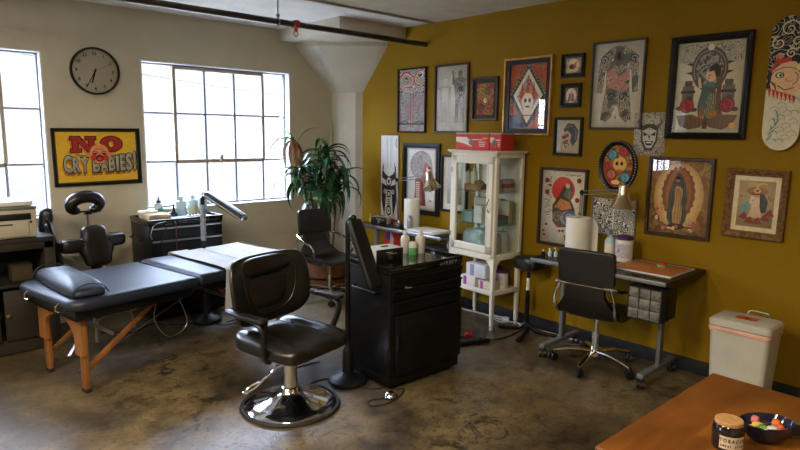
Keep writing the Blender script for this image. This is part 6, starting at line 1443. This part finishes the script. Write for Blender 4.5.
def front_table():
    Z = .745; t = thing('wooden_table', 'orange brown butcher block table in the right foreground', 'table', (1.90, -.05, 0), R(-1))
    x0, x1, y0, y1 = -.440, .375, -.75, .822
    b = MB(); b.box(((x0+x1)/2, (y0+y1)/2, Z-.018), (x1-x0, y1-y0, .036), .006, seg=3); b.build('tabletop', wood_top(), t)
    b = MB()
    for q, d in (((x0+.06, (y0+y1)/2, Z-.075), (.022, y1-y0-.16, .075)), ((x1-.06, (y0+y1)/2, Z-.075), (.022, y1-y0-.16, .075)), (((x0+x1)/2, y0+.06, Z-.075), (x1-x0-.16, .022, .075)), (((x0+x1)/2, y1-.06, Z-.075), (x1-x0-.16, .022, .075))): b.box(q, d)
    b.build('apron', M['black_metal'], t)
    for x in (x0+.08, x1-.08):
        for y in (y0+.08, y1-.08): b = MB(); b.box((x, y, (Z-.04)/2), (.055, .055, Z-.04), .005); b.build('leg', M['black_metal'], t)
    # jar candle
    j = thing('jar_candle', 'dark jar candle with cork lid and cream label on the wooden table', 'candle', (1.748, .530, Z), R(-60))
    b = MB(); b.lathe([(0, 0), (.036, 0), (.040, .006), (.041, .058), (.036, .070), (.034, .074), (0, .074)], seg=36); b.build('jar_body', mat('dark_amber_glass', (.012, .008, .007), .06, var=.1, coat=.6), j)
    b = MB(); b.lathe([(.033, .070), (.036, .073), (.036, .082), (.034, .084), (0, .084)], seg=36); b.build('cork_lid', mat('pale_cork_lid', (.40, .22, .08), .75, var=.15, scale=80), j)
    b = MB(); n = 14; ph = 8; b.loft([[(.0416*math.cos(R(-90+ph-48+96*i/n)), .0416*math.sin(R(-90+ph-48+96*i/n)), z) for i in range(n+1)] for z in (.012, .048)], caps=False, closed=False); b.build('label', mat('cream_label', (.50, .40, .28), .7), j)
    b = MB()
    def around(s_, size, z0):
        n_ = len(s_)
        for i, ch in enumerate(s_):
            a = R(-90+ph+(i-(n_-1)/2)*size*1050); X = Matrix.Rotation(a+R(90), 4, 'Z') @ Matrix.Translation((0, -.0419, z0)) @ AX
            if ch != ' ': b.text(ch, size, X, .0002, .8, .0003)
    around('TOBACCO', .0135, .036); around('SWEET SPICE', .0078, .021); b.build('label_text', M['frame_black'], j, smooth=0)
    # bowl of sweets
    cx, cy = 1.880, .472
    o = thing('glass_bowl', 'oval dark blue bowl holding wrapped sweets beside the jar candle', 'bowl', (cx, cy, Z), R(0))
    b = MB(); b.lathe([(0, .002), (.034, .002), (.038, .006), (.050, .022), (.058, .044), (.061, .054), (.059, .056), (.054, .044), (.044, .026), (.030, .012), (0, .010)], sx=1.28, sy=.90, seg=44, X=Matrix.Rotation(R(-38), 4, 'Z')); b.build('bowl_body', mat('dark_blue_glass', (.010, .014, .035), .08, var=.3, coat=.5), o)
    rn = random.Random(2); cols = [('bright green wrapped sweet', (.16, .52, .05)), ('yellow wrapped sweet', (.60, .50, .10)), ('pink wrapped sweet', (.62, .18, .20)), ('orange wrapped sweet', (.72, .16, .03)), ('dark brown wrapped sweet', (.05, .015, .012)), ('white wrapped sweet', (.60, .58, .52)), ('pale green wrapped sweet', (.25, .50, .22)), ('reddish orange wrapped sweet', (.66, .10, .03))]
    places = ['at the left of the pile', 'at the rear left of the pile', 'topmost at the rear', 'at the right end of the pile', 'in the centre of the pile', 'in front of the centre', 'right of the brown one', 'lowest at the right end']
    pos = [(-.020, .006, .022), (-.026, .018, .030), (-.010, .028, .038), (.026, -.016, .032), (.002, .002, .028), (-.006, -.016, .022), (.012, -.006, .024), (.018, -.026, .026)]
    for (nm, c), pl, (x, y, z) in zip(cols, places, pos):
        q = thing('wrapped_sweet', '%s %s in the dark blue bowl' % (nm, pl), 'sweet', (cx+x, cy+y, Z+z+.010), rn.uniform(0, 3), 'sweets in the bowl')
        b = MB(); b.cushion((0, 0, .006), (.030, .021, .017), .7, .7, nu=14, nv=8); b.build('sweet_body', mat('foil_%s' % nm.replace(' ', '_'), c, .3, var=.2), q)
        for k in (-1, 1): b = MB(); b.loft([[(k*.011, -.003, .005), (k*.011, .003, .005), (k*.011, .003, .008), (k*.011, -.003, .008)], [(k*.021, -.009, .004), (k*.021, .009, .006), (k*.021, .009, .009), (k*.021, -.009, .007)]]); b.build('wrapper_twist', mat('foil_%s' % nm.replace(' ', '_'), c), q)
    o = thing('metal_tray', 'shallow metal tray at the lower right edge of the wooden table', 'tray', (2.00, .41, Z), R(-40)); b = MB()
    b.loft([[(.07*math.cos(a_)*k, .05*math.sin(a_)*k, z) for a_ in [R(15*i) for i in range(24)]] for k, z in ((.9, 0), (1, .010), (.97, .010), (.9, .003))]); b.build('tray_body', M['steel'], o)
    b = MB(); b.loft([[(.064*math.cos(a_)*k, .045*math.sin(a_)*k, z) for a_ in [R(15*i) for i in range(24)]] for k, z in ((.98, .004), (.98, .007))]); b.build('tray_insert', M['black_plastic'], o)
front_table()

# ------------------------------------------------------------------ on the floor
def floor_bits():
    o = thing('foot_pedal', 'round steel foot switch on the floor in front of the tool chest', 'foot switch', (2.345, 2.60, 0)); b = MB(); b.lathe([(0, 0), (.046, 0), (.048, .006), (.042, .010), (0, .010)], seg=28); b.build('rubber_base', M['dark_rubber'], o)
    b = MB(); b.lathe([(.040, .010), (.036, .020), (.020, .034), (.0, .037)], seg=24); b.build('button', M['chrome'], o)
    b = MB(); b.tube(smooth_path([(-.04, 0, .006), (-.13, .04, .004), (-.17, -.01, .004), (-.12, -.05, .004), (-.02, -.055, .004), (.08, -.02, .004), (.14, .03, .004), (.10, .05, .004)], 6), .004, 6); b.build('cord', M['dark_rubber'], o)
    o = thing('power_strip', 'black power strip lying on the floor right of the tool chest', 'power strip', (3.46, 2.90, 0), R(-22)); b = MB(); b.box((0, 0, .018), (.30, .055, .032), .006); b.build('housing', M['black_plastic'], o)
    for k in range(4): b = MB(); b.box((-.09+.055*k, 0, .0345), (.032, .034, .002), .0008); b.build('socket', M['dark_rubber'], o)
    b = MB(); b.cyl((.135, 0, .034), (.135, 0, .037), .010); b.build('switch', M['steel'], o)
    b = MB(); b.tube(smooth_path([(.15, 0, .016), (.22, .01, .007), (.36, .05, .006), (.52, .14, .006), (.66, .24, .006)], 5), .005, 6); b.build('cord', M['dark_rubber'], o)
    o = thing('red_clamp', 'red and dark clamp tool lying on the floor beside the tool chest', 'tool', (3.52, 3.02, 0), R(-35)); b = MB(); b.box((-.10, 0, .014), (.20, .022, .018), .004); b.build('bar', mat('dark_red_wood', (.10, .035, .02), .5), o)
    b = MB(); b.box((.03, 0, .022), (.06, .05, .040), .008); b.cyl((.03, 0, .04), (.03, 0, .065), .012); b.build('clamp_head', mat('red_enamel', (.45, .02, .015), .35), o)
    o = thing('white_cable', 'tangled white cable along the baseboard behind the cabinet legs', 'cable', (4.08, 3.10, 0)); rn = random.Random(6)
    b = MB(); b.tube(smooth_path([(.03, .85, .006), (.02, .5, .006), (.04, .2, .006), (-.02, .0, .006), (.05, -.12, .01), (.02, -.3, .006), (.055, -.5, .006), (.05, -.8, .006)], 6), .006, 6); b.build('straight_run', M['white_plastic'], o)
    b = MB(); b.tube(smooth_path([(rn.uniform(-.05, .06), rn.uniform(-.1, .12), rn.uniform(.006, .05)) for _ in range(14)], 5), .005, 6); b.build('coiled_run', M['white_plastic'], o)
    o = thing('floor_cable', 'thin black cable snaking over the floor behind the barber chair', 'cable', (2.1, 3.2, 0)); b = MB()
    b.tube(smooth_path([(.25, .15, .004), (.05, .16, .004), (-.12, .05, .004), (-.05, -.10, .004), (.1, -.12, .004), (.18, -.2, .004)], 7), .004, 6); b.build('cord', M['dark_rubber'], o)
    o = thing('floor_cable', 'black cable lying on the floor between the treatment bed and the back wall', 'cable', (1.9, 4.8, 0)); b = MB()
    b.tube(smooth_path([(-.5, .2, .004), (-.3, .05, .004), (-.1, .15, .004), (.1, -.05, .004), (.35, .1, .004), (.2, .3, .004)], 7), .005, 6); b.build('cord', M['dark_rubber'], o)
    o = thing('floor_cable', 'grey cable on the floor under the glass desk', 'cable', (4.0, 2.25, 0)); b = MB()
    b.tube(smooth_path([(.1, .45, .01), (.0, .2, .005), (.10, .0, .005), (.0, -.15, .005), (.12, -.35, .005)], 7), .004, 6); b.build('cord', M['silver_paint'], o)
floor_bits()

# ------------------------------------------------------------------ light, sky, camera
w = bpy.data.worlds.new('World'); sc.world = w; w.use_nodes = True; nt = w.node_tree
bg = nt.nodes['Background']; sky = nt.nodes.new('ShaderNodeTexSky'); sky.sky_type = 'NISHITA'; sky.sun_disc = False; sky.sun_elevation = R(42); sky.sun_rotation = R(190); sky.air_density = 1.2; sky.dust_density = 3
mx = nt.nodes.new('ShaderNodeMixRGB'); mx.inputs[0].default_value = .60; mx.inputs[2].default_value = (.60, .68, .86, 1)
hs = nt.nodes.new('ShaderNodeMixRGB'); hs.blend_type = 'MULTIPLY'; hs.inputs[0].default_value = 1; hs.inputs[2].default_value = (.12, .12, .12, 1)
nt.links.new(sky.outputs[0], hs.inputs[1]); nt.links.new(hs.outputs[0], mx.inputs[1]); nt.links.new(mx.outputs[0], bg.inputs[0]); bg.inputs[1].default_value = SKY = 43
def light(name, kind, loc, energy, color, rot=(0, 0, 0), size=None, size_y=None, portal=False, angle=None):
    l = bpy.data.lights.new(name, kind); l.energy = energy; l.color = color
    if kind == 'AREA':
        l.shape = 'RECTANGLE'; l.size = size; l.size_y = size_y or size
        if portal: l.cycles.is_portal = True
    if angle: l.angle = angle
    o = bpy.data.objects.new(name, l); COL.objects.link(o); o.location = loc; o.rotation_euler = rot; return o
for a, c in OPEN:
    light('window_portal', 'AREA', ((a+c)/2, YB+WT+.01, (WZ0+WZ1)/2), 1, (1, 1, 1), (R(-90), 0, 0), c-a, WZ1-WZ0, portal=True)
light('sun', 'SUN', (0, -5, 10), 6.0, (1, .97, .93), (R(48), 0, R(-15)), angle=R(3))
for k, (x, y, p) in enumerate([(.2, 1.6, 72), (1.6, -.4, 10), (-1.4, 2.5, 90), (-1.4, -.4, 60)]):
    light('ceiling_lamp', 'AREA', (x, y, ZC-.06), p, (1, .86, .66), (0, 0, 0), 1.2, .3)

cam = bpy.data.cameras.new('Camera'); cam.sensor_width = 36; cam.lens = 36*603/800; cam.clip_start = .02
co = bpy.data.objects.new('Camera', cam); COL.objects.link(co); sc.camera = co
yw, pt, rl = .7475, -.1503, .0128
fwd = Vector((math.sin(yw)*math.cos(pt), math.cos(yw)*math.cos(pt), math.sin(pt))); rt = Vector((math.cos(yw), -math.sin(yw), 0)); up = rt.cross(fwd)
rt, up = rt*math.cos(rl)+up*math.sin(rl), up*math.cos(rl)-rt*math.sin(rl)
co.matrix_world = Matrix(((rt.x, up.x, -fwd.x, 0), (rt.y, up.y, -fwd.y, 0), (rt.z, up.z, -fwd.z, 1.6), (0, 0, 0, 1)))
sc.view_settings.view_transform = 'Standard'; sc.view_settings.look = 'None'; sc.view_settings.gamma = 1; sc.view_settings.use_curve_mapping = False
sc.view_settings.exposure = 0.28
sc.cycles.use_denoising = True; sc.cycles.max_bounces = 9; sc.cycles.diffuse_bounces = 4; sc.cycles.glossy_bounces = 4; sc.cycles.transparent_max_bounces = 16; sc.cycles.sample_clamp_indirect = 6
